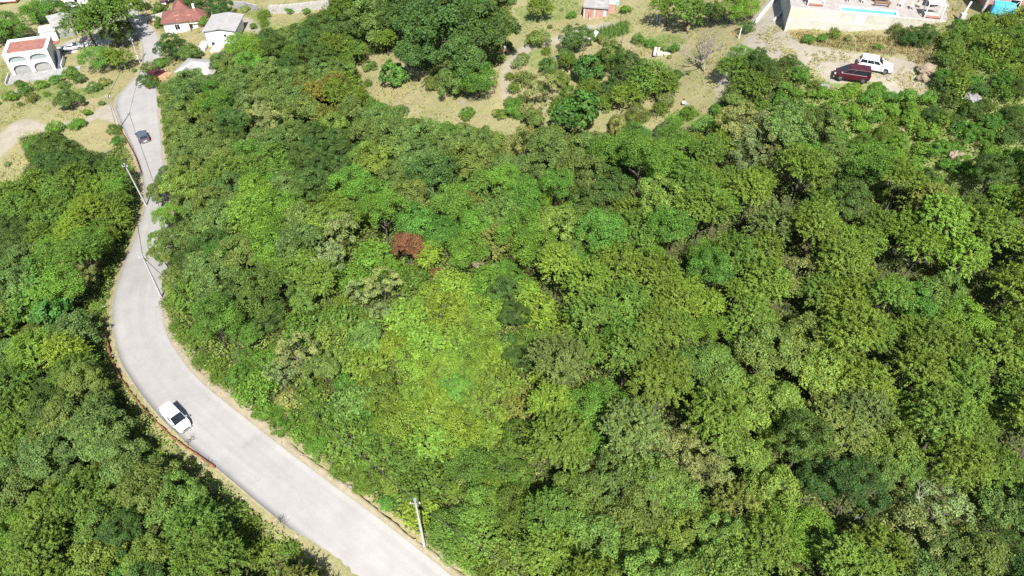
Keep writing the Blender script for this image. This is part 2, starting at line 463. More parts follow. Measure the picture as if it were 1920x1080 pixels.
gx = np.concatenate([np.array([-1500,-900,-500,-300,-200,-160]), np.arange(-130, 151, .75), np.array([170,210,300,500,900,1500])])
gy = np.concatenate([np.array([-900,-400,-150,-60,-20]), np.arange(4, 226, .75), np.array([240,270,330,450,700,1200,2500])])
X, Y = np.meshgrid(gx, gy)
Z = terrain(X, Y)
PXg, PYg = proj(X, Y, Z)
vis = (Y > 2)
dry = in_any(PXg, PYg, DRY) & vis
trk = in_any(PXg, PYg, TRACKS) & vis
trkw = np.where(in_any(PXg, PYg, [TRACKS[0], TRACKS[3], TRACKS[4], TRACKS[5]]), .66, 1.0)
grn = in_any(PXg, PYg, GREEN) & vis
nearm = near_road(X, Y, .9)
near3 = near_road(X, Y, 2.6)
dry = dry | (near_road(X, Y, 1.5) & vis)
Zg = Z.copy()
bump = np.zeros_like(Z)
for i in range(X.shape[0]):
    if gy[i] < 3 or gy[i] > 227: continue
    for j in range(X.shape[1]):
        if -131 < gx[j] < 151 and not trk[i, j]:
            bump[i, j] = .28 * mnoise.noise(Vector((X[i, j] * .22, Y[i, j] * .22, 0))) + .10 * mnoise.noise(Vector((X[i, j] * .9, Y[i, j] * .9, 3)))
# the ground drops a little under the road slab
E = np.array([( (a.x+b.x)/2, (a.y+b.y)/2) for a, b in zip(wl, wr)])
RZ = np.array([np.mean([q[2] for q in r]) for r in ROADZ])
near2 = near_road(X, Y, 1.9) & ~nearm
Zg = Zg - near2 * .09
idx = np.argwhere(nearm & vis)
for i, j in idx:
    k = np.argmin((E[:, 0] - X[i, j]) ** 2 + (E[:, 1] - Y[i, j]) ** 2)
    Zg[i, j] = RZ[k] - .32
    bump[i, j] = 0
bump[near3] *= .1
Zg = Zg + bump
nyg, nxg = X.shape
V = np.stack([X.ravel(), Y.ravel(), Zg.ravel()], 1)
ii = (np.arange(nyg - 1)[:, None] * nxg + np.arange(nxg - 1)[None]).ravel()
Q = np.stack([ii, ii + 1, ii + nxg + 1, ii + nxg], 1)
def fast_mesh(name, V, Q, m, smooth=True, attrs=None):
    me = bpy.data.meshes.new(name)
    me.vertices.add(len(V)); me.vertices.foreach_set('co', np.asarray(V, np.float32).ravel())
    k = Q.shape[1]
    me.loops.add(Q.size); me.loops.foreach_set('vertex_index', Q.astype(np.int32).ravel())
    me.polygons.add(len(Q)); me.polygons.foreach_set('loop_start', (np.arange(len(Q)) * k).astype(np.int32))
    try: me.polygons.foreach_set('loop_total', np.full(len(Q), k, np.int32))
    except Exception: pass
    if smooth: me.polygons.foreach_set('use_smooth', np.ones(len(Q), bool))
    if attrs:
        for an, (dom, typ, arr) in attrs.items():
            a = me.attributes.new(an, typ, dom)
            a.data.foreach_set('color' if 'COLOR' in typ else 'value', np.asarray(arr, np.float32).ravel())
    me.update(calc_edges=True)
    if m: me.materials.append(m)
    return me
def blur(a, n):
    a = a.astype(float)
    for _ in range(n):
        b = np.pad(a, 1, mode='edge')
        a = (b[1:-1, 1:-1] * 4 + b[:-2, 1:-1] + b[2:, 1:-1] + b[1:-1, :-2] + b[1:-1, 2:]) / 8
    return a
zone = np.stack([blur(trk * trkw, 2), blur(grn, 3), blur(dry, 2), np.ones_like(Z)], -1).reshape(-1, 4)
def ground_material():
    m = bpy.data.materials.new('dry_ground'); m.use_nodes = True
    nt = m.node_tree; b = nt.nodes['Principled BSDF']; b.inputs['Roughness'].default_value = .95; b.inputs['Specular IOR Level'].default_value = .15
    L = nt.links.new
    tc = nd(nt, 'ShaderNodeTexCoord'); za = nd(nt, 'ShaderNodeAttribute', attribute_name='zone'); sp = nd(nt, 'ShaderNodeSeparateColor'); L(za.outputs['Color'], sp.inputs[0])
    def nz(scale, detail=8, rough=.65, dist=.4):
        n = nd(nt, 'ShaderNodeTexNoise'); n.inputs['Scale'].default_value = scale; n.inputs['Detail'].default_value = detail; n.inputs['Roughness'].default_value = rough; n.inputs['Distortion'].default_value = dist
        L(tc.outputs['Object'], n.inputs['Vector']); return n.outputs['Fac']
    def mixc(f, a, c, rng=None):
        x = nd(nt, 'ShaderNodeMix', data_type='RGBA')
        if rng:
            r = nd(nt, 'ShaderNodeMapRange'); r.inputs['From Min'].default_value, r.inputs['From Max'].default_value = rng; L(f, r.inputs['Value']); f = r.outputs[0]
        L(f, x.inputs[0])
        for s, v in ((6, a), (7, c)):
            if isinstance(v, tuple): x.inputs[s].default_value = (*v, 1)
            else: L(v, x.inputs[s])
        return x.outputs[2]
    straw = mixc(nz(.13), (.245, .212, .105), (.17, .18, .07), (.36, .58))
    straw = mixc(nz(.9), straw, (.20, .15, .095), (.5, .72))
    straw = mixc(nz(5), straw, (.31, .26, .17), (.45, .75))
    green = mixc(nz(1.2), (.11, .155, .045), (.19, .195, .08), (.35, .65))
    dirt = mixc(nz(.5), (.29, .258, .205), (.22, .195, .145), (.35, .7))
    dirt = mixc(nz(7), dirt, (.35, .32, .275), (.5, .8))
    floor = mixc(nz(1.5), (.045, .052, .022), (.07, .072, .034), (.35, .7))
    def edge(s, amp=.5):
        a = nd(nt, 'ShaderNodeMath', operation='MULTIPLY_ADD'); L(nz(.8), a.inputs[0]); a.inputs[1].default_value = amp; 
        c = nd(nt, 'ShaderNodeMath', operation='ADD'); L(s, c.inputs[0]); c.inputs[1].default_value = -amp / 2
        L(c.outputs[0], a.inputs[2])
        r = nd(nt, 'ShaderNodeMapRange'); r.inputs['From Min'].default_value = .35; r.inputs['From Max'].default_value = .65; L(a.outputs[0], r.inputs['Value'])
        return r.outputs[0]
    c = mixc(edge(sp.outputs[2]), floor, straw)
    c = mixc(edge(sp.outputs[1], .9), c, green)
    c = mixc(edge(sp.outputs[0]), c, dirt)
    L(c, b.inputs['Base Color'])
    bp = nd(nt, 'ShaderNodeBump'); bp.inputs['Strength'].default_value = .7; bp.inputs['Distance'].default_value = .12
    L(nz(2.5, 8, .75), bp.inputs['Height']); L(bp.outputs[0], b.inputs['Normal'])
    return m
gm = fast_mesh('ground', V, Q, ground_material(), True, {'zone': ('POINT', 'FLOAT_COLOR', zone)})
ground = link('ground', gm); ground['kind'] = 'structure'
# ------------------------------------------------------------------ foliage
def unit(n):
    v = NP.normal(size=(n, 3)); return v / np.linalg.norm(v, axis=1, keepdims=True)
def leaves_mesh(name, P, N, size, asp, clump, m=LEAF):
    """kite-shaped folded leaves at P facing N"""
    n = len(P)
    t = np.cross(N, unit(n)); t /= np.linalg.norm(t, axis=1, keepdims=True) + 1e-9
    b = np.cross(N, t)
    s = (size * (.65 + .7 * NP.random(n)))[:, None]
    w = s * asp
    a0 = P - t * s * .5
    a2 = P + t * s * .5
    a1 = P + b * w * .5 + N * w * .16 - t * s * .06
    a3 = P - b * w * .5 + N * w * .16 - t * s * .06
    V = np.stack([a0, a1, a2, a3], 1).reshape(-1, 3)
    Q = np.arange(4 * n).reshape(-1, 4)
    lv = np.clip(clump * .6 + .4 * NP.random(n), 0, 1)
    c = np.stack([lv, NP.random(n), np.zeros(n), np.ones(n)], 1)
    return fast_mesh(name, V, Q, m, True, {'leafvar': ('FACE', 'FLOAT_COLOR', c)})
def lobed(n, low, squash, lobes, jit=.30):
    """points over a crown made of several uneven domes, with the outward direction at each"""
    K = lobes + 3
    a = np.arange(K) * 6.283 / K + NP.random(K) * .9
    r = .30 + .30 * NP.random(K)
    Lc = np.stack([np.cos(a) * r, np.sin(a) * r, -.12 + NP.random(K) * .34], 1); Lr = .30 + .18 * NP.random(K)
    Lc = np.concatenate([Lc, [[.08 * NP.normal(), .08 * NP.normal(), .30]]]); Lr = np.append(Lr, .46)
    w = Lr ** 2; k = NP.choice(len(Lr), n * 6, p=w / w.sum())
    d = unit(n * 6); P = Lc[k] + d * (Lr[k] * (.80 + .28 * NP.random(n * 6)))[:, None]
    inside = (np.linalg.norm(P[:, None] - Lc[None], axis=2) < Lr[None] * .78).any(1)
    ok = (d[:, 2] > low) & ~inside
    d, P = d[ok][:n], P[ok][:n]
    P *= 1.13; P[:, 2] *= squash / .8
    return d, P
def make_crown(name, nclump=70, per=110, leaf=.07, asp=.7, rc=(.15, .25), squash=.8, low=-.35, lobes=3, up=.5, inner=.12, rough=.5):
    """a crown of radius 1 about its own centre"""
    d, C = lobed(nclump, low, squash, lobes)
    Rc = rc[0] + (rc[1] - rc[0]) * NP.random(len(d))
    Ps, Ns, Cs = [], [], []
    for c, r, dd in zip(C, Rc, d):
        k = int(per * (r / np.mean(rc)) ** 2)
        e = unit(k * 2); bias = dd * .6 + np.array([0, 0, .6]); bias /= np.linalg.norm(bias)
        e = e[(e @ bias) > -.25][:k]
        k = len(e)
        q = c + e * r * (.6 + .5 * NP.random(k))[:, None] * np.array([1, 1, .75])
        n_ = e * .55 + bias * up + NP.normal(size=(k, 3)) * rough; n_ /= np.linalg.norm(n_, axis=1, keepdims=True)
        Ps.append(q); Ns.append(n_); Cs.append(np.full(k, NP.random()))
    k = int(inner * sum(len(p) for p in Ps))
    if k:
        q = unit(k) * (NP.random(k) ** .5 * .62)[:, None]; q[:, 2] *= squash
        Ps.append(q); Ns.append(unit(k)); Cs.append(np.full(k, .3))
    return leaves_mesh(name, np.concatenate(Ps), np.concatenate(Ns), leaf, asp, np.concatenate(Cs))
def make_spray_crown(name, nspray=260, per=34, leaf=.075, asp=.42, squash=.75, length=.42, low=-.2, lobes=4):
    """feathery crown: long arching sprays of narrow leaves"""
    d, base = lobed(nspray, low, squash, lobes)
    base = base * .82
    Ps, Ns, Cs = [], [], []
    for c, dd in zip(base, d):
        k = per
        dirn = dd * .8 + np.array([0, 0, .35]) + NP.normal(size=3) * .35; dirn /= np.linalg.norm(dirn)
        s = NP.random(k)
        ln = length * (.7 + .6 * NP.random())
        q = c + dirn * (s * ln)[:, None] + NP.normal(size=(k, 3)) * .035 * (1.4 - s)[:, None]
        q[:, 2] -= .22 * ln * s ** 2
        n_ = np.array([0, 0, 1.0]) * .8 + dd * .4 + NP.normal(size=(k, 3)) * .45; n_ /= np.linalg.norm(n_, axis=1, keepdims=True)
        Ps.append(q); Ns.append(n_); Cs.append(np.full(k, NP.random()))
    return leaves_mesh(name, np.concatenate(Ps), np.concatenate(Ns), leaf, asp, np.concatenate(Cs))
def make_trunk(name, m, limbs=8, thick=.05, reach=.62, sub=2):
    """trunk of height 1 with limbs that reach into a crown of radius 1 (z up to about 1.6)"""
    b = MB(); rr = random.Random(hash(name) % 1000 + limbs)
    bend = [Vector((rr.uniform(-.06, .06), rr.uniform(-.06, .06), z)) for z in (-.12, .25, .55, .85, 1.15)]
    b.tube(bend, [thick * 1.5, thick * 1.1, thick * .95, thick * .75, thick * .45], 8)
    for i in range(limbs):
        a = 2 * math.pi * (i + rr.uniform(-.3, .3)) / limbs
        z0 = rr.uniform(.6, 1.05); r = reach * rr.uniform(.7, 1.1); z1 = z0 + rr.uniform(.25, .6)
        p = [Vector((0, 0, z0)), Vector((math.cos(a) * r * .4, math.sin(a) * r * .4, z0 + (z1 - z0) * .5)), Vector((math.cos(a + .2) * r, math.sin(a + .2) * r, z1))]
        b.tube(p, [thick * .5, thick * .32, thick * .12], 6)
        for k in range(sub):
            a2 = a + rr.uniform(-.9, .9); q = p[1].lerp(p[2], rr.uniform(.1, .8))
            b.tube([q, q + Vector((math.cos(a2), math.sin(a2), rr.uniform(.2, .9))) * r * .45], [thick * .2, thick * .06], 5)
    me = bpy.data.meshes.new(name); me.from_pydata(b.v, [], b.f); me.materials.append(m)
    me.polygons.foreach_set('use_smooth', [True] * len(me.polygons))
    return me
CR = {
 'oak':   [make_crown('oak_crown', 92, 105, .064, .72, (.13, .23), .78, -.3, L) for L in (3, 4, 5, 3)],
 'ash':   [make_crown('ash_crown', 64, 125, .060, .55, (.16, .29), .85, -.3, L) for L in (2, 3, 4)],
 'spray': [make_spray_crown('hornbeam_crown', 270, 32, .080, .42, .8, .42, -.2, L) for L in (3, 4, 5)],
 'dense': [make_crown('dense_crown', 120, 80, .055, .6, (.11, .18), .82, -.35, L, inner=.2) for L in (2, 3)],
 'broad': [make_crown('broad_leaf_crown', 60, 48, .125, .8, (.15, .25), .75, -.25, L, inner=.1) for L in (3, 4)],
 'open':  [make_crown('open_crown', 46, 85, .062, .65, (.11, .19), .85, -.5, L, inner=.03) for L in (3, 5)],
 'shrub': [make_crown('shrub_foliage', 48, 64, .105, .6, (.18, .32), .62, -.05, L, inner=.15) for L in (3, 4, 5)],
 'bramble': [make_spray_crown('bramble_foliage', 150, 20, .125, .45, .55, .55, .0, L) for L in (3, 4, 5)],
}
TR = [make_trunk('trunk', BARK, 8), make_trunk('trunk', BARK, 6, .06), make_trunk('pale_trunk', BARK_PALE, 9, .045, .8)]
ST = [make_trunk('stems', BARK, 9, .03, .75, 1), make_trunk('stems', BARK_PALE, 11, .022, .8, 1)]
# leaf colours (albedo)
TINT = {
 'A': (0.105, 0.170, 0.045), 'B': (0.082, 0.186, 0.031), 'C': (.101, .174, .028), 'D': (0.060, 0.117, 0.028), 'E': (0.166, 0.213, 0.079),
 'F': (0.063, 0.152, 0.031), 'G': (0.150, 0.082, 0.044), 'H': (0.113, 0.156, 0.040), 'Y': (0.139, 0.235, 0.033), 'L': (0.120, 0.205, 0.043), 'O': (0.150, 0.169, 0.036), 'N': (0.103, 0.213, 0.031)}
WORD = {'A': 'grey-green', 'B': 'bright green', 'C': 'olive-yellow', 'D': 'dark green', 'E': 'silvery green', 'F': 'bluish green',
        'G': 'reddish', 'H': 'brownish green', 'Y': 'yellow-green', 'L': 'light green', 'O': 'ochre-tinged', 'N': 'fresh green'}
FORM = {'A': ('oak', 'oak_tree'), 'B': ('ash', 'ash_tree'), 'C': ('spray', 'hornbeam_tree'), 'D': ('dense', 'evergreen_oak_tree'), 'E': ('open', 'oak_tree'),
        'F': ('broad', 'maple_tree'), 'G': ('oak', 'smoke_tree'), 'H': ('spray', 'hornbeam_tree'), 'Y': ('spray', 'locust_tree'), 'L': ('oak', 'maple_tree'), 'O': ('spray', 'hornbeam_tree'), 'N': ('ash', 'ash_tree')}
SFORM = {k: ('bramble' if k in 'CYOH' else 'shrub', 'bramble_bush' if k in 'CYOH' else 'shrub') for k in FORM}
LAND = [(n, at(*p)) for n, p in {
 'the white van': (330,780), 'the dark hatchback': (269,259), 'the lower road pole': (795,1022), 'the pole at the road bend': (298,550),
 'the pole by the narrowed road': (268,372), 'the red-leaved tree': (767,460), 'the maroon van': (1595,135), 'the bare tree': (1310,105),
 'the meadow': (800,200), 'the terrace wall': (1600,50), 'the red-tiled house': (345,35), 'the garage house': (60,120), 'the white house': (405,85),
 'the seated person': (1280,190), 'the brick shed': (1115,20), 'the grey boulders': (1825,182), 'the ochre boulder': (1796,293), 'the round evergreen': (490,560),
 'the twin evergreens': (950,570), 'the silvery grove': (1430,720), 'the far end of the guard rail': (222,240), 'the near end of the guard rail': (408,880),
 'the bottom right corner': (1880,1050), 'the bottom left corner': (30,1060), 'the pale silver oak': (700,545), 'the big dark oak clump': (850,60),
 'the bottom centre oaks': (1140,960), 'the light grove by the gap': (1055,440), 'the yellow-green centre': (1330,575), 'the dead brown tree': (885,375),
 'the bright lobed tree': (1800,600), 'the silvery upper oaks': (1420,270), 'the dusky upper oak': (820,330), 'the fresh green trees': (1100,765),
 'the right edge': (1900,560), 'the left edge': (20,600), 'the brightest patch': (850,730), 'the pale feathery tree': (1740,970), 'the scrub oaks': (550,680),
 'the pale left tree': (170,535), 'the bottom edge centre': (950,1060), 'the small dark evergreen': (975,675), 'the big round oak': (500,290), 'the left forest tip': (100,290)}.items()]
USED = {}
def describe(p, look, size, noun):
    best = sorted(LAND, key=lambda l: (l[1] - p).length)[:14]
    for n, q in best:
        dx, dy = p.x - q.x, p.y - q.y
        L = math.hypot(dx, dy)
        ang = math.degrees(math.atan2(dx, dy)) % 360
        dr = ['behind', 'behind and right of', 'right of', 'before and right of', 'in front of', 'before and left of', 'left of', 'behind and left of'][int((ang + 22.5) // 45) % 8]
        k = int(L // 4.5)
        dist = 'just' if k == 0 else 'one crown' if k == 1 else f"{['two','three','four','five','six','seven','eight','nine','ten'][min(k, 10) - 2]} crowns"
        l = f'{size} {look} {noun} {dist} {dr} {n}'
        if l not in USED and len(l.split()) <= 16: USED[l] = 1; return l
    return f'{size} {look} {noun} {dist} {dr} {n}'
PLACED = []      # (x, y, R)
VARI = {'n': 0}
def plant(p, Rm, typ, H=None, shrub=False, form=None, name=None, label=None, group=None, jit=.12, trunk=None, cat=None, squash=1.0):
    f, nm = (SFORM if shrub else FORM)[typ]
    if form: f = form
    nm = name or nm
    VARI['n'] += 1
    H = H or (Rm * 2.3 if not shrub else Rm * 1.05)
    size = ('big' if Rm > 4.2 else 'mid-sized' if Rm > 2.9 else 'small') if not shrub else ('wide' if Rm > 2.5 else 'low' if Rm > 1.6 else 'tiny')
    if shrub and not name and nm == 'shrub' and Rm < 1.35: nm = 'bush'
    noun = nm.replace('_', ' ')
    lab = label or describe(p, WORD[typ], size, noun)
    root = thing(nm, lab, cat or ('shrub' if shrub else 'tree'), p, R.uniform(0, 6.28), group or (None if label else noun + ('es' if noun.endswith('sh') else 's') + ' of the wooded slope'))
    if shrub and Rm > 1.2 and not form and R.random() < .5: f = R.choice(['ash', 'oak', 'dense'])
    vs = CR[f]; me = vs[R.randrange(len(vs))]
    cr = link('foliage' if shrub else 'crown', me, root)
    sq = squash * R.uniform(.9, 1.12)
    if shrub: cr.location = (0, 0, H * .35); zs = H * 1.0
    else: cr.location = (0, 0, H - Rm * .72 * sq); zs = Rm * sq
    cr.scale = (Rm * R.uniform(.92, 1.08), Rm * R.uniform(.92, 1.08), zs)
    cr.rotation_euler = (R.uniform(-.12, .12), R.uniform(-.12, .12), R.uniform(0, 6.28))
    b = TINT[typ]; k = 1 + R.uniform(-jit, jit) * 1.3; h = R.uniform(-jit, jit)
    cr['tint'] = [b[0] * k * (1 + h), b[1] * k, b[2] * k * (1 - h)]
    tm = trunk or (ST if shrub else TR)[R.randrange(2)]
    t = link('stem' if shrub else 'trunk', tm, root)
    hh = cr.location.z if not shrub else H * .5
    t.scale = (Rm * .95, Rm * .95, max(hh * .8, Rm * .5))
    PLACED.append((p.x, p.y, Rm))
    return root
def plant_px(px, py, rpx, typ, shrub=False, hf=None, **kw):
    """a plant whose foliage centre shows at this pixel with this radius in pixels"""
    p = at(px, py, 3.0); rpx *= .92; Rm = px_to_m(rpx, p)
    for _ in range(2):
        H = kw.get('H') or (Rm * 1.05 if shrub else (hf or 2.1) * Rm)
        c = H * .4 if shrub else H - Rm * .72
        p = at(px, py, c); Rm = px_to_m(rpx, Vector((p.x, p.y, p.z + c)))
    kw['H'] = H
    return plant(p, Rm, typ, shrub=shrub, **kw)

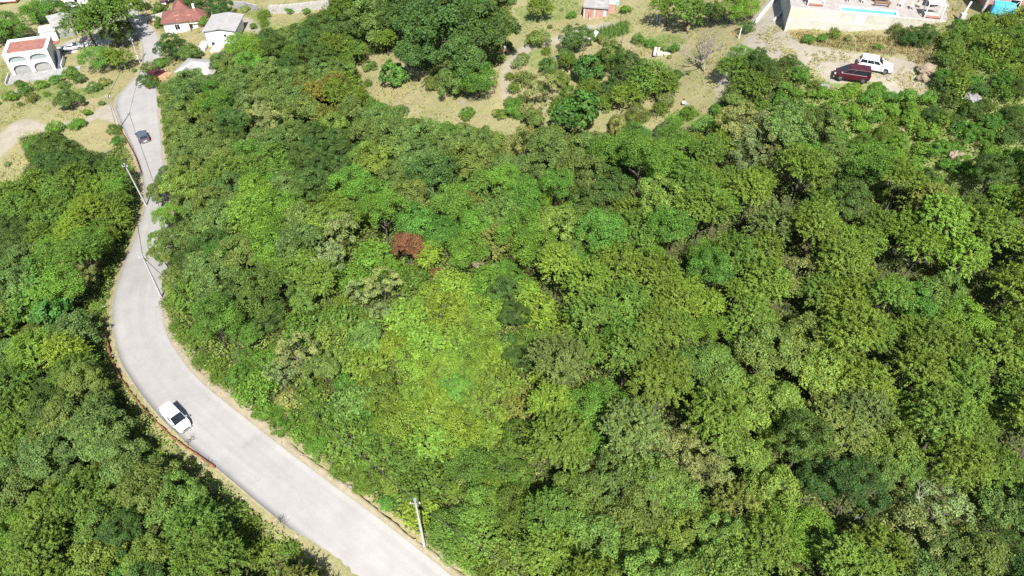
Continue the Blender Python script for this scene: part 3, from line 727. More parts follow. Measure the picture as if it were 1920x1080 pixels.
# --- plants one can pick out, by where they show
HAND = [  # px, py, radius px, type, shrub?, label
 (822,45,72,'D',0,'huge dark oak in the middle of the clump above the meadow'),(905,62,62,'D',0,'big dark oak at the right end of the clump above the meadow'),
 (780,100,46,'D',0,'dark oak at the lower left of the clump above the meadow'),(868,108,50,'D',0,'dark oak leaning down to the meadow below the big oak clump'),
 (745,25,48,'D',0,'dark oak at the upper left of the clump above the meadow'),(690,40,44,'A',0,'grey-green oak just left of the clump above the meadow'),
 (650,60,38,'D',0,'dark evergreen between the stone wall and the big oak clump'),(700,10,34,'C',0,'olive tree-top at the upper edge left of the big oaks'),
 (898,155,42,'B',2,'vivid green tree standing in the middle of the meadow'),(852,155,38,'A',2,'grey-green tree touching the vivid green tree in the meadow'),
 (738,140,30,'F',2,'round fig tree on the left part of the meadow'),(695,125,15,'L',1,'small pale shrub at the left corner of the meadow'),
 (710,203,14,'B',1,'bright young shrub at the lower left meadow edge'),(810,160,18,'A',1,'thin grey shrub left of the meadow tree pair'),
 (1015,14,29,'C',0,'loose pale poplar standing in the upper field'),(1008,78,24,'A',1,'dusky shrub beside the sandy garden path'),
 (1078,76,35,'D',2,'dark round tree left of the white garden chair'),(1022,118,12,'D',1,'small dark bush in the green garden bed'),
 (1022,170,38,'E',2,'thin olive tree left of the garden fig'),(985,150,20,'H',1,'greyish half-bare shrub below the green garden bed'),
 (965,212,20,'B',1,'bushy shrub at the lower right meadow edge'),(1085,212,50,'F',2,'glossy fig tree at the lower garden corner'),(1103,130,32,'F',2,'bluish fig tree right of the garden bed'),
 (1065,118,20,'C',0,'olive young tree below the dark garden tree'),(1105,168,26,'C',0,'olive-green tree just above the glossy fig'),
 (1148,112,38,'D',2,'dusky tree at the left of the central garden thicket'),(1182,135,42,'D',2,'dark tree in the middle of the garden thicket'),
 (1215,150,40,'C',2,'olive tree at the right side of the garden thicket'),(1245,160,32,'C',2,'olive tree at the right tip of the garden thicket'),
 (1172,182,34,'C',2,'olive tree at the lower left of the garden thicket'),(1195,218,24,'H',1,'brownish shrub below the garden thicket'),
 (1265,92,12,'B',1,'slim bright shrub left of the bare tree'),(1220,82,12,'B',1,'bright shrub beside the pale slab in the garden'),(1195,75,14,'B',1,'green shrub left of the pale garden slab'),
 (1252,18,34,'C',0,'olive fruit tree at the left of the orchard row'),(1292,22,38,'C',0,'yellowish fruit tree in the orchard row'),(1335,25,27,'D',0,'dark fruit tree at the middle right of the orchard row'),
 (1310,15,14,'E',0,'greyish little olive tree in the orchard row'),(1372,18,32,'N',0,'bright fruit tree at the right of the orchard row'),(1402,14,26,'N',0,'bright green tree by the white kerb of the ramp'),
 (1402,52,15,'D',1,'dark bush beside the top of the gravel drive'),(1172,20,11,'B',1,'small lone bush right of the brick shed'),(1072,30,11,'B',1,'small bush left of the brick shed'),
 (1372,130,32,'C',2,'olive tree left of the gravel drive'),(1395,108,26,'B',2,'green tree at the edge of the gravel drive'),(1408,165,38,'C',2,'olive tree below the gravel drive'),
 (1437,138,32,'D',2,'dark tree below the bend of the gravel drive'),(1420,112,26,'D',2,'dusky tree close to the gravel drive bend'),(1380,185,26,'A',0,'grey-green tree right of the seated person'),
 (1515,75,12,'B',1,'green shrub on the dry bank below the cream wall'),(1543,72,11,'B',1,'second green shrub on the dry bank below the cream wall'),(1645,90,9,'B',1,'little shrub just above the white off-roader'),
 (1595,172,20,'N',1,'fresh fern bush just below the maroon van'),(1570,180,15,'N',1,'fern bush left of the one below the maroon van'),(1645,172,18,'N',1,'fern bush below the white off-roader'),(1670,185,18,'B',1,'fern bush at the right of the parking edge'),
 (1500,140,22,'N',1,'bright bush at the left edge of the parking'),(1480,120,20,'D',1,'dark bush at the upper left parking edge'),(1450,160,24,'H',1,'brownish bush left of the parking'),(1530,160,12,'H',1,'dull bush left of the maroon van'),
 (1700,72,26,'D',1,'dark bush under the right part of the cream wall'),(1735,68,26,'D',1,'dark bush at the foot of the cream wall corner'),(1680,58,16,'H',1,'dry tall weed bush under the cream wall'),(1790,85,22,'A',1,'grey-green bush below the ivy heap'),
 (1799,47,15,'F',1,'round ivy heap at the right end of the cream wall'),(1840,45,22,'C',1,'yellowish bush below the turquoise tank'),(1870,90,28,'C',1,'olive bush on the upper right slope'),
 (767,462,34,'G',2,'red-leaved smoke tree in the middle of the slope'),(815,516,15,'G',1,'small reddish bush below the red-leaved tree'),(740,420,22,'H',1,'dry greyish brush above the red-leaved tree'),
 (718,532,38,'E',0,'pale silver oak below the red-leaved tree'),(675,548,30,'E',0,'pale silver oak on the left of its silvery neighbour'),(715,585,22,'E',0,'pale silver oak crown above the dead branch'),
 (492,545,62,'D',0,'round dark evergreen by the lower road bend'),(505,595,38,'D',0,'dark evergreen at the foot of the round one'),
 (835,445,40,'B',0,'layered green tree right of the red-leaved tree'),(820,410,30,'L',0,'light green tree above the layered green one'),
 (945,545,34,'D',0,'upper of the twin dark evergreens'),(962,590,32,'D',0,'middle dark evergreen of the twin pair'),(975,675,32,'D',0,'small round dark evergreen below the twins'),
 (955,637,17,'F',1,'vivid fig bush between the dark evergreens'),
 (1085,330,50,'A',0,'big grey-green oak in the upper middle of the wood'),(1105,385,45,'D',0,'dusky oak under the big grey-green oak'),(1140,350,44,'D',0,'dusky oak right of the big grey-green one'),
 (935,395,46,'L',0,'light green dome in the upper middle of the wood'),(1055,420,48,'L',0,'light green maple left of the shaded gap'),(1070,475,38,'L',0,'lower light green maple left of the shaded gap'),(925,455,42,'H',0,'brownish tree above the little cliff'),
 (820,330,52,'D',0,'dusky oak with white dead limbs'),(795,300,42,'A',0,'grey-green oak above the dead limbs'),(905,345,32,'C',0,'olive tree between the upper oaks'),(885,375,18,'H',0,'dark brown half-dead tree'),
 (985,270,42,'E',0,'pale oak below the meadow edge'),(1000,320,40,'A',0,'grey-green oak below the pale one'),
 (1380,235,46,'E',0,'silvery oak right of the garden slope'),(1430,250,50,'E',0,'silvery oak in the upper right wood'),(1480,240,52,'A',0,'grey-green oak in the upper right wood'),(1540,230,46,'A',0,'grey-green oak below the parking bushes'),
 (1400,300,44,'E',0,'silvery oak above the dark gap'),(1460,310,42,'E',0,'silvery oak right of the dark gap'),(1510,290,34,'B',0,'vivid green tree between silvery oaks'),(1520,330,30,'B',0,'vivid green tree below its twin'),
 (1430,660,64,'A',0,'big round oak at the top of the silvery grove'),(1500,640,60,'A',0,'big oak at the upper right of the silvery grove'),(1545,700,62,'L',0,'broad light oak on the right of the silvery grove'),
 (1340,700,60,'L',0,'broad light oak on the left of the silvery grove'),(1400,750,62,'L',0,'broad light oak in the middle of the silvery grove'),(1470,770,60,'L',0,'light oak at the lower right of the silvery grove'),
 (1330,620,40,'N',0,'bright green crown above the silvery grove'),(1330,575,40,'Y',0,'yellow-green tree above the bright crown'),(1290,545,36,'Y',0,'yellow-green tree at the centre right'),
 (1495,520,48,'E',0,'silvery tree with lobed arms in the right wood'),(1760,550,50,'L',0,'light green tree with a bright right flank'),(1800,600,48,'N',0,'bright lobed tree in the right wood'),(1710,570,44,'B',0,'green tree left of the bright lobed one'),
 (1640,630,52,'C',0,'tall olive-yellow tree in the right wood'),(1665,830,54,'L',0,'light tree in the lower right wood'),(1640,880,46,'A',0,'grey-green tree in the lower right wood'),
 (1820,395,40,'D',0,'dark bushy tree right of the dry patch'),(1770,370,30,'L',0,'pale tree left of the dark bushy one'),(1890,375,34,'Y',0,'yellow-green tree by the right edge of the slope'),
 (1090,770,54,'B',0,'fresh green tree between the scrub and the grove'),(1130,755,46,'B',0,'fresh green tree by the shaded gap'),(1095,830,42,'N',0,'bright green tree above the bottom oaks'),
 (1140,900,62,'A',0,'big lobed oak at the bottom centre'),(1090,930,54,'L',0,'lobed oak at the left of the bottom clump'),(1190,960,60,'A',0,'lobed oak at the right of the bottom clump'),(1110,1010,60,'L',0,'lobed oak low in the bottom clump'),
 (1200,1040,60,'L',0,'light oak at the bottom edge'),(1260,850,58,'E',0,'pale oak with white limbs'),(1330,880,54,'E',0,'pale oak right of the white-limbed one'),(1395,855,50,'L',0,'light round oak below the grove'),
 (1280,940,52,'L',0,'light oak under the pale oak pair'),(1380,960,56,'H',0,'dull brownish tree in the lower wood'),(1500,1000,60,'N',0,'green oak at the lower edge right of centre'),(1570,1040,50,'L',0,'light green oak at the bottom edge'),
 (1700,1000,62,'E',0,'pale feathery tree in the lower right corner area'),(1760,960,62,'E',0,'tall pale tree in the lower right wood'),(1860,880,54,'C',0,'olive tree with a bright right side'),(1880,660,56,'C',0,'olive tree by the right edge'),
 (850,730,34,'N',1,'soft bright green bush in the brightest patch'),(560,660,44,'E',0,'pale oak left of the scrub slope'),(530,700,36,'E',0,'pale oak over the road-side scrub'),(605,690,36,'A',0,'grey-green oak in the scrub slope'),(545,760,28,'E',1,'pale bush above the sandy bank'),
 (735,905,30,'L',1,'pale bush just above the lower road pole'),(296,360,24,'A',0,'pale tree leaning over the narrowed road'),(314,332,24,'A',0,'grey tree beside the narrowed road'),(312,408,28,'N',0,'bright tree reaching over the road'),
 (304,452,27,'L',0,'light tree over the road above the bend'),(306,482,24,'A',0,'grey-green tree over the road at the bend'),(345,450,38,'A',0,'oak behind the tree over the road bend'),(330,530,28,'A',0,'grey-green tree by the bend pole'),(318,570,18,'C',1,'olive bush by the bend pole'),
 # village
 (200,40,56,'C',0,'large feathery cypress-like tree by the village street'),(163,50,42,'C',0,'feathery tree on the left of the large village tree'),(232,18,40,'C',0,'feathery tree on the right of the large village tree'),(222,62,30,'D',0,'dark underside tree by the village street'),
 (185,112,30,'B',2,'round green tree right of the garage house'),(222,114,27,'C',2,'olive hedge tree by the village lamp'),(20,55,34,'B',2,'green tree at the left edge of the village'),(2,62,30,'D',2,'dark tree at the left frame of the village'),
 (68,26,28,'B',2,'green tree at the left of the long hedge group'),(102,24,30,'B',2,'green tree in the long hedge group'),(138,28,26,'D',2,'dark tree at the right of the long hedge group'),
 (323,92,32,'D',2,'dark round tree below the red-tiled house'),(356,100,20,'A',2,'grey-green tree left of the white house'),(302,120,14,'B',1,'bright bush below the dark round tree'),(385,42,16,'N',1,'green pergola vine beside the red-tiled house'),(365,42,12,'N',1,'left half of the green pergola vine'),
 (375,8,28,'D',2,'dark tree behind the red-tiled house'),(412,18,28,'D',2,'big dark tree right of the red-tiled house'),(348,5,20,'B',0,'green tree top behind the red roof'),(460,18,9,'E',1,'little olive tree in the dry yard'),(303,45,12,'B',1,'bush left of the red-tiled house'),
 (125,190,24,'A',2,'lone grey-green tree by the dirt track'),(282,130,16,'A',1,'grey spiky bush at the roadside'),(280,155,18,'D',1,'dark bush at the roadside'),(37,158,11,'D',1,'dark shrub at the garage house corner'),
 (265,12,14,'D',1,'dark hedge at the top of the street'),(300,18,16,'B',1,'hedge behind the concrete yard wall'),(448,88,26,'N',2,'bright tree right of the white house'),(482,95,30,'N',2,'bright tree further right of the white house'),(495,28,12,'C',1,'bush at the stone wall gap'),
 (20,182,14,'N',1,'leftmost bush of the green strip below the garage forecourt'),(48,168,15,'B',1,'bush in the green strip right of the leftmost one'),(78,160,13,'N',1,'low bush in the middle of the green strip'),(105,150,13,'B',1,'bush in the green strip under the forecourt wall'),(135,140,14,'B',1,'bush at the right end of the green strip'),
 (150,150,12,'D',1,'dark bush joining the green strip and the round tree'),(60,185,12,'H',1,'brownish bush below the green strip'),(120,160,12,'A',1,'greyish weed bush above the lone tree'),(175,165,14,'A',1,'greyish weed bush in the dry verge field'),(195,155,12,'E',1,'pale weed bush near the village pole field'),
 (145,235,16,'B',1,'green bush under the lone tree at the track'),(105,243,16,'N',1,'bright bush at the left forest tip'),(215,245,14,'C',1,'olive bush by the orange-red marker board'),(222,268,14,'B',1,'green bush beside the short guard rail'),(165,212,9,'N',1,'small yellow bush right of the lone tree'),
 (410,120,20,'A',2,'grey-green tree in front of the white house'),(430,130,24,'A',2,'grey tree at the forest corner by the white house'),(545,20,9,'B',1,'weed bush on the face of the retaining wall'),(575,22,9,'B',1,'second weed bush on the retaining wall'),(495,45,10,'C',1,'bush below the stone wall gap'),(475,50,9,'A',1,'grey bush in the dry yard below the wall'),(440,50,8,'B',1,'low bush right of the pergola'),(455,48,7,'B',1,'tiny bush in the dry yard'),
 (800,240,20,'L',1,'light shrub at the lower meadow edge'),(750,210,18,'A',1,'grey shrub at the lower left meadow edge'),(875,215,16,'N',1,'bright thin shrub under the meadow tree pair'),(935,215,14,'L',1,'pale shrub at the meadow corner'),(1000,225,24,'A',2,'grey-green tree left of the glossy fig'),
 (1050,150,22,'A',2,'grey tree between the garden fig and the olive tree'),(1065,185,24,'C',2,'olive tree just left above the glossy fig'),(1130,75,12,'A',1,'grey shrub right of the white lounger'),(1135,170,24,'D',2,'dark tree under the bluish fig'),(1290,215,20,'N',1,'bright bush under the seated person'),(1265,230,18,'N',1,'fresh bush left of the one under the seated person'),(1240,245,16,'D',1,'dark spiky bush at the lower garden corner'),(1320,235,22,'L',1,'light bush right under the seated person'),(1345,205,16,'B',1,'green bush at the lower end of the garden track'),
 (1270,140,12,'D',1,'dark bush under the bare tree'),(1245,185,14,'A',1,'grey-green bush left of the seated person'),
 (1790,100,24,'C',1,'olive scrub bush above the grey boulders'),(1775,112,22,'D',1,'dark scrub bush right of the parking'),(1768,158,20,'D',1,'dark scrub bush beside the broken rock face'),
 (405,115,9,'A',1,'tall grey weed by the white house'),(100,58,5,'B',1,'small hedge before the stone house'),
]
seen_l = set()
for (px, py, r, t, sh, lab) in HAND:
    kw = {}
    if 'oak' in lab and t in 'D' and not sh: kw['form'] = 'oak'
    if 'fig' in lab: kw['name'] = 'fig_tree'
    elif 'oak' in lab: kw['name'] = 'oak_tree'
    elif 'evergreen' in lab: kw['name'] = 'evergreen_tree'
    elif 'fern' in lab: kw['name'] = 'fern_bush'
    elif 'ivy' in lab: kw['name'] = 'ivy_heap'
    elif 'vine' in lab: kw['name'] = 'pergola_vine'
    if t == 'C' and 'feathery' in lab: kw['name'] = 'feathery_tree'
    if sh == 2: kw['hf'] = 1.45
    elif py < 260 and not ('oak' in lab): kw['hf'] = 1.75
    if 'red-leaved' in lab: kw['hf'] = 2.3
    plant_px(px, py, r * (1.0 if not sh else 1.05), t, sh == 1, label=lab, **kw)

# --- colour and kind of the rest: nearest of these marks
SEED = [(330,200,'A'),(380,190,'A'),(430,230,'B'),(470,190,'A'),(520,160,'A'),(560,140,'D'),(600,170,'A'),(650,160,'C'),(620,200,'O'),(560,240,'A'),(500,270,'E'),(420,270,'D'),(350,260,'A'),
 (330,310,'A'),(400,330,'A'),(480,330,'B'),(540,300,'A'),(500,340,'C'),(580,330,'D'),(640,250,'A'),(700,260,'A'),(740,260,'A'),(620,360,'D'),(680,340,'L'),(720,350,'A'),(660,380,'N'),(700,430,'B'),(630,400,'C'),
 (350,380,'A'),(420,400,'A'),(480,420,'Y'),(530,430,'N'),(560,400,'A'),(440,460,'A'),(380,480,'D'),(520,470,'N'),(600,460,'A'),(640,470,'E'),(680,480,'N'),(400,540,'A'),(350,560,'H'),(420,600,'A'),(350,620,'C'),(400,680,'C'),
 (450,650,'B'),(480,720,'N'),(560,600,'C'),(620,580,'C'),(640,640,'L'),(600,740,'C'),(560,800,'N'),(640,830,'C'),(650,760,'B'),(700,660,'Y'),(750,640,'Y'),(720,720,'C'),(780,580,'Y'),(850,560,'Y'),(800,640,'Y'),(880,640,'Y'),(780,700,'Y'),
 (850,800,'Y'),(780,800,'Y'),(900,850,'C'),(850,900,'Y'),(780,860,'C'),(700,850,'C'),(750,980,'B'),(820,960,'Y'),(880,980,'C'),(950,1000,'C'),(900,1050,'Y'),(950,900,'Y'),(960,820,'Y'),(920,720,'C'),(1000,760,'H'),(1010,840,'H'),(990,930,'C'),(1010,1040,'C'),
 (1000,640,'C'),(1040,600,'C'),(1020,700,'Y'),(1000,560,'Y'),(960,500,'N'),(1050,540,'Y'),(1120,520,'B'),(1130,480,'B'),(1150,560,'C'),(1180,620,'C'),(1100,640,'C'),(1160,680,'B'),(1220,600,'H'),(1200,700,'C'),(1180,440,'H'),
 (1060,250,'A'),(1150,270,'A'),(1190,300,'B'),(1230,340,'N'),(1230,400,'C'),(1180,380,'B'),(1280,380,'C'),(1350,380,'C'),(1240,460,'B'),(1260,430,'L'),(1300,450,'C'),(1380,400,'C'),(1400,440,'B'),(1450,420,'C'),(1380,500,'C'),(1430,480,'H'),(1330,330,'C'),
 (1550,380,'D'),(1600,300,'A'),(1560,430,'C'),(1500,400,'C'),(1620,380,'C'),(1680,380,'C'),(1620,450,'C'),(1680,470,'Y'),(1730,480,'Y'),(1560,500,'C'),(1650,540,'C'),(1580,600,'C'),(1850,480,'C'),(1900,450,'C'),(1880,560,'C'),(1850,700,'C'),(1750,700,'C'),
 (1620,720,'C'),(1700,750,'C'),(1780,780,'C'),(1580,820,'H'),(1560,900,'D'),(1480,900,'L'),(1620,950,'D'),(1850,980,'A'),(1900,1040,'D'),(1800,1050,'A'),(1450,1060,'C'),(1350,1050,'L'),(1730,880,'C'),(1900,800,'C'),
 (1560,200,'N'),(1620,220,'N'),(1680,230,'C'),(1600,260,'B'),(1680,290,'N'),(1740,300,'N'),(1640,310,'B'),(1780,120,'B'),(1780,180,'D'),(1760,240,'N'),(1800,130,'C'),(1850,140,'B'),(1880,200,'D'),(1850,260,'B'),(1900,300,'B'),(1830,300,'N'),(1700,200,'N'),(1820,320,'D'),(1750,400,'H'),(1870,100,'C'),(1900,60,'C'),
 (60,290,'B'),(100,280,'D'),(150,300,'D'),(200,310,'B'),(240,300,'B'),(100,330,'D'),(170,340,'D'),(230,350,'C'),(60,400,'C'),(130,390,'C'),(180,390,'Y'),(230,400,'B'),(30,440,'D'),(90,440,'C'),(160,440,'Y'),(220,450,'C'),(20,500,'D'),(80,500,'A'),
 (150,500,'N'),(150,530,'E'),(200,500,'C'),(40,560,'A'),(100,590,'F'),(60,620,'A'),(160,600,'A'),(180,590,'L'),(110,640,'C'),(20,650,'C'),(60,690,'A'),(120,700,'Y'),(180,680,'C'),(30,740,'C'),(100,760,'D'),(200,760,'A'),(160,800,'A'),(60,800,'C'),
 (120,840,'A'),(220,830,'A'),(280,810,'A'),(60,880,'C'),(150,900,'A'),(230,900,'A'),(300,900,'A'),(370,890,'B'),(40,960,'A'),(120,980,'C'),(20,1010,'N'),(200,980,'L'),(280,960,'A'),(340,950,'L'),(330,1010,'D'),(400,960,'C'),(430,1010,'C'),(480,980,'C'),
 (480,1050,'C'),(400,1060,'H'),(280,1060,'D'),(180,1060,'L'),(80,1060,'C'),(540,1050,'C')]
SEEDA = np.array([(a, b) for a, b, c in SEED], float)
def type_at(px, py):
    d = (SEEDA[:, 0] - px) ** 2 + (SEEDA[:, 1] - py) ** 2 * 1.3
    k = np.argsort(d)[:3]
    w = 1 / (d[k] + 900)
    i = k[0] if R.random() < .62 else k[R.choices(range(3), w)[0]]
    if R.random() < .07: return R.choice('ABCLLN')
    if SEED[i][2] == 'H' and R.random() < .6: return 'C'
    return SEED[i][2]
SCRUB = [[(300,560),(420,640),(520,640),(600,560),(640,480),(700,470),(760,500),(860,520),(990,470),(1050,560),(1060,680),(1010,800),(1030,900),(1010,1140),(860,1140),(800,1050),(640,930),(500,830),(430,770),(330,680)]]
HILL = [[(1430,100),(1520,130),(1600,175),(1610,250),(1480,240),(1415,190)],[(1500,130),(1760,100),(1760,50),(1800,40),(2000,-20),(2000,340),(1850,350),(1760,360),(1640,370),(1560,280),(1500,200)]]
FOREST = [[(880,1200),(845,1095),(795,1042),(730,995),(700,955),(640,905),(575,858),(510,808),(430,752),(370,700),(330,650),(308,600),(306,550),(312,505),(318,470),(318,430),(318,400),(313,350),(312,320),(306,290),(303,255),(300,225),(298,190),(298,165),(320,150),(400,140),(430,110),(440,72),(520,58),
   (600,30),(640,-80),(960,-80),(960,60),(940,120),(840,152),(760,125),(735,95),(665,110),(668,150),(700,190),(760,225),(870,240),(960,258),(1000,238),(1130,252),(1190,245),(1235,270),(1300,250),(1335,215),(1345,190),(1370,155),(1400,112),(1450,120),(1520,138),(1545,168),(1600,172),(1650,180),(1735,190),(1755,120),(1700,75),(1790,52),(1830,35),(2030,0),(2060,1250)],
 [(-120,420),(-20,370),(20,355),(55,310),(35,262),(90,248),(150,272),(180,305),(207,292),(228,262),(240,290),(255,330),(262,380),(255,420),(238,465),(222,500),(206,560),(184,600),(188,650),(202,700),(226,748),(262,796),(306,850),(384,902),(450,945),(520,1005),(590,1065),(640,1140),(660,1300),(-160,1300)]]
ROADSIDE = [[(x - (52 if y > 560 else 30), y) for x, y in ROAD_L if y > 262] + [(x, y) for x, y in ROAD_L[::-1] if y > 262], [(x + 34, y) for x, y in ROAD_R if y > 150] + [(x, y) for x, y in ROAD_R[::-1] if y > 150]]
cand = []
for _ in range(26000):
    cand.append((R.uniform(-112, 128), R.uniform(14, 196)))
cx_ = np.array(cand)
cz_ = terrain(cx_[:, 0], cx_[:, 1])
cpx, cpy = proj(cx_[:, 0], cx_[:, 1], cz_ + 2.0)
okf = in_any(cpx, cpy, FOREST) & ~in_any(cpx, cpy, [TRACKS[2]])
roadD = near_road(cx_[:, 0], cx_[:, 1], 1.1)
roadD2 = near_road(cx_[:, 0], cx_[:, 1], 2.3)
scr = in_any(cpx, cpy, SCRUB); hil = in_any(cpx, cpy, HILL)
todo = []
for i in np.nonzero(okf & ~roadD)[0]:
    x, y = cx_[i]
    px, py = cpx[i], cpy[i]
    if scr[i]: r = R.uniform(1.3, 2.6); sh = True
    elif hil[i]: r = R.uniform(.8, 1.55); sh = True
    elif px > 1040: r = R.uniform(1.6, 3.1); sh = False
    else: r = R.uniform(1.5, 2.9); sh = False
    if roadD2[i]:
        r = R.uniform(1.0, 1.6); sh = True
    todo.append((r, x, y, px, py, sh, cz_[i]))
todo.sort(key=lambda a: -a[0] * R.uniform(.75, 1.0))
GRID = {}
def gk(x, y): return (int(x // 7), int(y // 7))
for (x, y, r) in PLACED: GRID.setdefault(gk(x, y), []).append((x, y, r))
def free(x, y, r, k=.56):
    a, b = gk(x, y)
    for i in range(a - 1, a + 2):
        for j in range(b - 1, b + 2):
            for (u, v, s) in GRID.get((i, j), ()):
                if (u - x) ** 2 + (v - y) ** 2 < (k * (r + s)) ** 2: return False
    return True
E2 = np.array([(p.x, p.y) for p in wl + wr])
HD = np.array([(a, b, c) for a, b, c, d, e, f in HAND], float)
ROADBAND = [[(a + 0, b) for a, b in ROAD_L] + [(a, b) for a, b in ROAD_R[::-1]]]
RAILPX = np.array([(200,600),(206,650),(218,695),(230,715),(243,735),(256,752),(270,768),(284,784),(297,797),(312,813),(325,825),(342,838),(356,848),(372,858),(388,869),(406,882),(219,240),(236,262),(251,288),(263,316)], float)
def random_blocked(x, y, z, r, H, sh):
    xs = np.array([x, x, x, x - r * 1.05, x + r * 1.05]); ys = np.array([y] * 5); zs = z + np.array([H, H * .7, H * .35, H * .7, H * .7])
    a, b = proj(xs, ys, zs)
    rp = abs(a[4] - a[3]) / 2.1
    for q in ((1, 2) if not sh else (1,)):
        if (np.hypot(RAILPX[:, 0] - a[q], RAILPX[:, 1] - b[q]) < rp * (1.05 if not sh else .85)).any(): return True
    if b[0] > 430 and a[0] < 640:
        for k in (.9, .5):
            tx, ty = x - .098 * H * k, y + .77 * H * k
            if inpoly(np.array([tx]), np.array([ty]), roadpoly)[0] or ((E2[:, 0] - tx) ** 2 + (E2[:, 1] - ty) ** 2).min() < (r * .45) ** 2: return True
    if not in_any(a, b, FOREST).all(): return True
    d = np.hypot(HD[:, 0] - a[1], HD[:, 1] - b[1])
    return bool((d < HD[:, 2] * (.95 if not sh else .7)).any())
for (r, x, y, px, py, sh, z) in todo:
    if not free(x, y, r, .59 if px > 1040 and not sh else .56): continue
    Ht = r * (1.3 if sh else 2.3)
    if random_blocked(x, y, z, r, Ht, sh): continue
    dmin = math.sqrt(((E2[:, 0] - x) ** 2 + (E2[:, 1] - y) ** 2).min())
    if not sh and dmin < r * .95:
        r = dmin / .95
        if r < 1.7: sh = True; r = max(1.0, min(r, 1.6))
    if sh and dmin < r * .8 + .6: 
        r = (dmin - .6) / .8
        if r < .7: continue
    t = type_at(px, py)
    H = None if sh else r * (R.uniform(2.1, 3.2) if px > 1040 else R.uniform(1.9, 2.8))
    plant(Vector((x, y, z)), r, t, H=H, shrub=sh)
    GRID.setdefault(gk(x, y), []).append((x, y, r))
# small bushes in the gaps of the scrub, on the open slope and scattered over the dry land
cg = np.stack([NP.uniform(-112, 128, 30000), NP.uniform(14, 196, 30000)], 1)
cgz = terrain(cg[:, 0], cg[:, 1]); gpx, gpy = proj(cg[:, 0], cg[:, 1], cgz + .6)
BLDP = [TRACKS[2]]
g_for = in_any(gpx, gpy, FOREST); g_sh = in_any(gpx, gpy, SCRUB + HILL + ROADSIDE); g_dry = in_any(gpx, gpy, DRY) & ~in_any(gpx, gpy, TRACKS); g_road = near_road(cg[:, 0], cg[:, 1], 1.25)
BLD = [[(0,70),(130,70),(130,150),(0,165)],[(85,30),(165,20),(165,100),(105,110)],[(300,0),(400,0),(445,40),(445,110),(300,75)],[(325,105),(415,105),(415,160),(325,160)],[(1085,-40),(1150,-40),(1150,60),(1085,60)],[(1460,-60),(1830,-60),(1830,60),(1460,60)],[(1525,95),(1680,95),(1680,165),(1525,165)],[(1830,-40),(1920,-40),(1920,30),(1830,30)],[(1265,180),(1300,180),(1300,205),(1265,205)]]
g_bld = in_any(gpx, gpy, BLD + BLDP)
nd_, ns_ = 0, 0
GARDEN = [[(935,110),(1000,90),(1130,95),(1260,120),(1290,200),(1200,245),(1130,248),(1000,235),(940,215)]]
g_gd = in_any(gpx, gpy, GARDEN); k_ = 0
for i in np.nonzero(g_gd & ~g_bld)[0]:
    if k_ >= 22: break
    x, y = cg[i]; r = R.uniform(.9, 1.7)
    if not free(x, y, r, .62): continue
    plant(Vector((x, y, cgz[i])), r, R.choice('ACHCEBA'), H=r * R.uniform(1.1, 1.7), shrub=True); GRID.setdefault(gk(x, y), []).append((x, y, r)); k_ += 1
g_rs = in_any(gpx, gpy, ROADSIDE)
sel = np.nonzero(~g_road & ~g_bld & (g_sh | g_dry | g_for))[0]
for i in sorted(sel, key=lambda q: not g_rs[q]):
    x, y = cg[i]; px, py = gpx[i], gpy[i]
    if not (-60 < px < 1980 and -60 < py < 1140): continue
    if g_sh[i] or g_for[i]:
        if ns_ > 380: continue
        r = R.uniform(.75, 1.3)
        if not g_sh[i] and R.random() < .5: continue
        if gpx[i] > 1060 and not in_any(gpx[i:i+1], gpy[i:i+1], HILL)[0] and R.random() < .8: continue
        if not free(x, y, r, .66): continue
        if random_blocked(x, y, cgz[i], r, r * 1.3, True) and gpx[i] < 430: continue
        t = type_at(px, py); ns_ += 1
    else:
        if nd_ > 48 or mnoise.noise(Vector((x * .09, y * .09, 40))) < .02: continue
        r = R.uniform(.3, .85)
        if not free(x, y, r + .3, .8): continue
        t = R.choice('ABCHLEC'); nd_ += 1
    plant(Vector((x, y, cgz[i])), r, t, H=r * R.uniform(1.0, 1.5), shrub=True)
    GRID.setdefault(gk(x, y), []).append((x, y, r))
print('PLANTS', len(PLACED), {k: sum(1 for o in COL.objects if o.name.split('.')[0] == k) for k in ('oak_tree','ash_tree','hornbeam_tree','evergreen_oak_tree','locust_tree','maple_tree','shrub','bramble_bush')})

# --- undergrowth: a leaf carpet between the stems, and the dry and green grasses
def scatter(n, polys, excl, box_=(-112, 128, 14, 200), rm=.25):
    x = NP.uniform(box_[0], box_[1], n); y = NP.uniform(box_[2], box_[3], n)
    z = terrain(x, y); px, py = proj(x, y, z)
    m = in_any(px, py, polys)
    if excl: m &= ~in_any(px, py, excl)
    x, y, z = x[m], y[m], z[m]
    m = ~near_road(x, y, rm)
    return x[m], y[m], z[m]
def bumpz(x, y):
    return np.array([.28 * mnoise.noise(Vector((a * .22, b * .22, 0))) for a, b in zip(x, y)])
x, y, z = scatter(1400000, FOREST + ROADSIDE, None, rm=.85)
upx, upy = proj(x, y, z); keep = (upx < 1060) | in_any(upx, upy, HILL) | (NP.random(len(x)) < .7)
x, y, z = x[keep], y[keep], z[keep]
n = len(x)
hb = np.array([mnoise.noise(Vector((a * .35, b * .35, 9))) for a, b in zip(x, y)])
P = np.stack([x, y, z + .15 + NP.random(n) * (.7 + np.clip(hb, 0, 1) * 2.2)], 1)
N_ = NP.normal(size=(n, 3)) * .45 + np.array([0, 0, .9]); N_ /= np.linalg.norm(N_, axis=1, keepdims=True)
me = leaves_mesh('undergrowth', P, N_, .27, .6, np.clip(hb + .5, 0, 1))
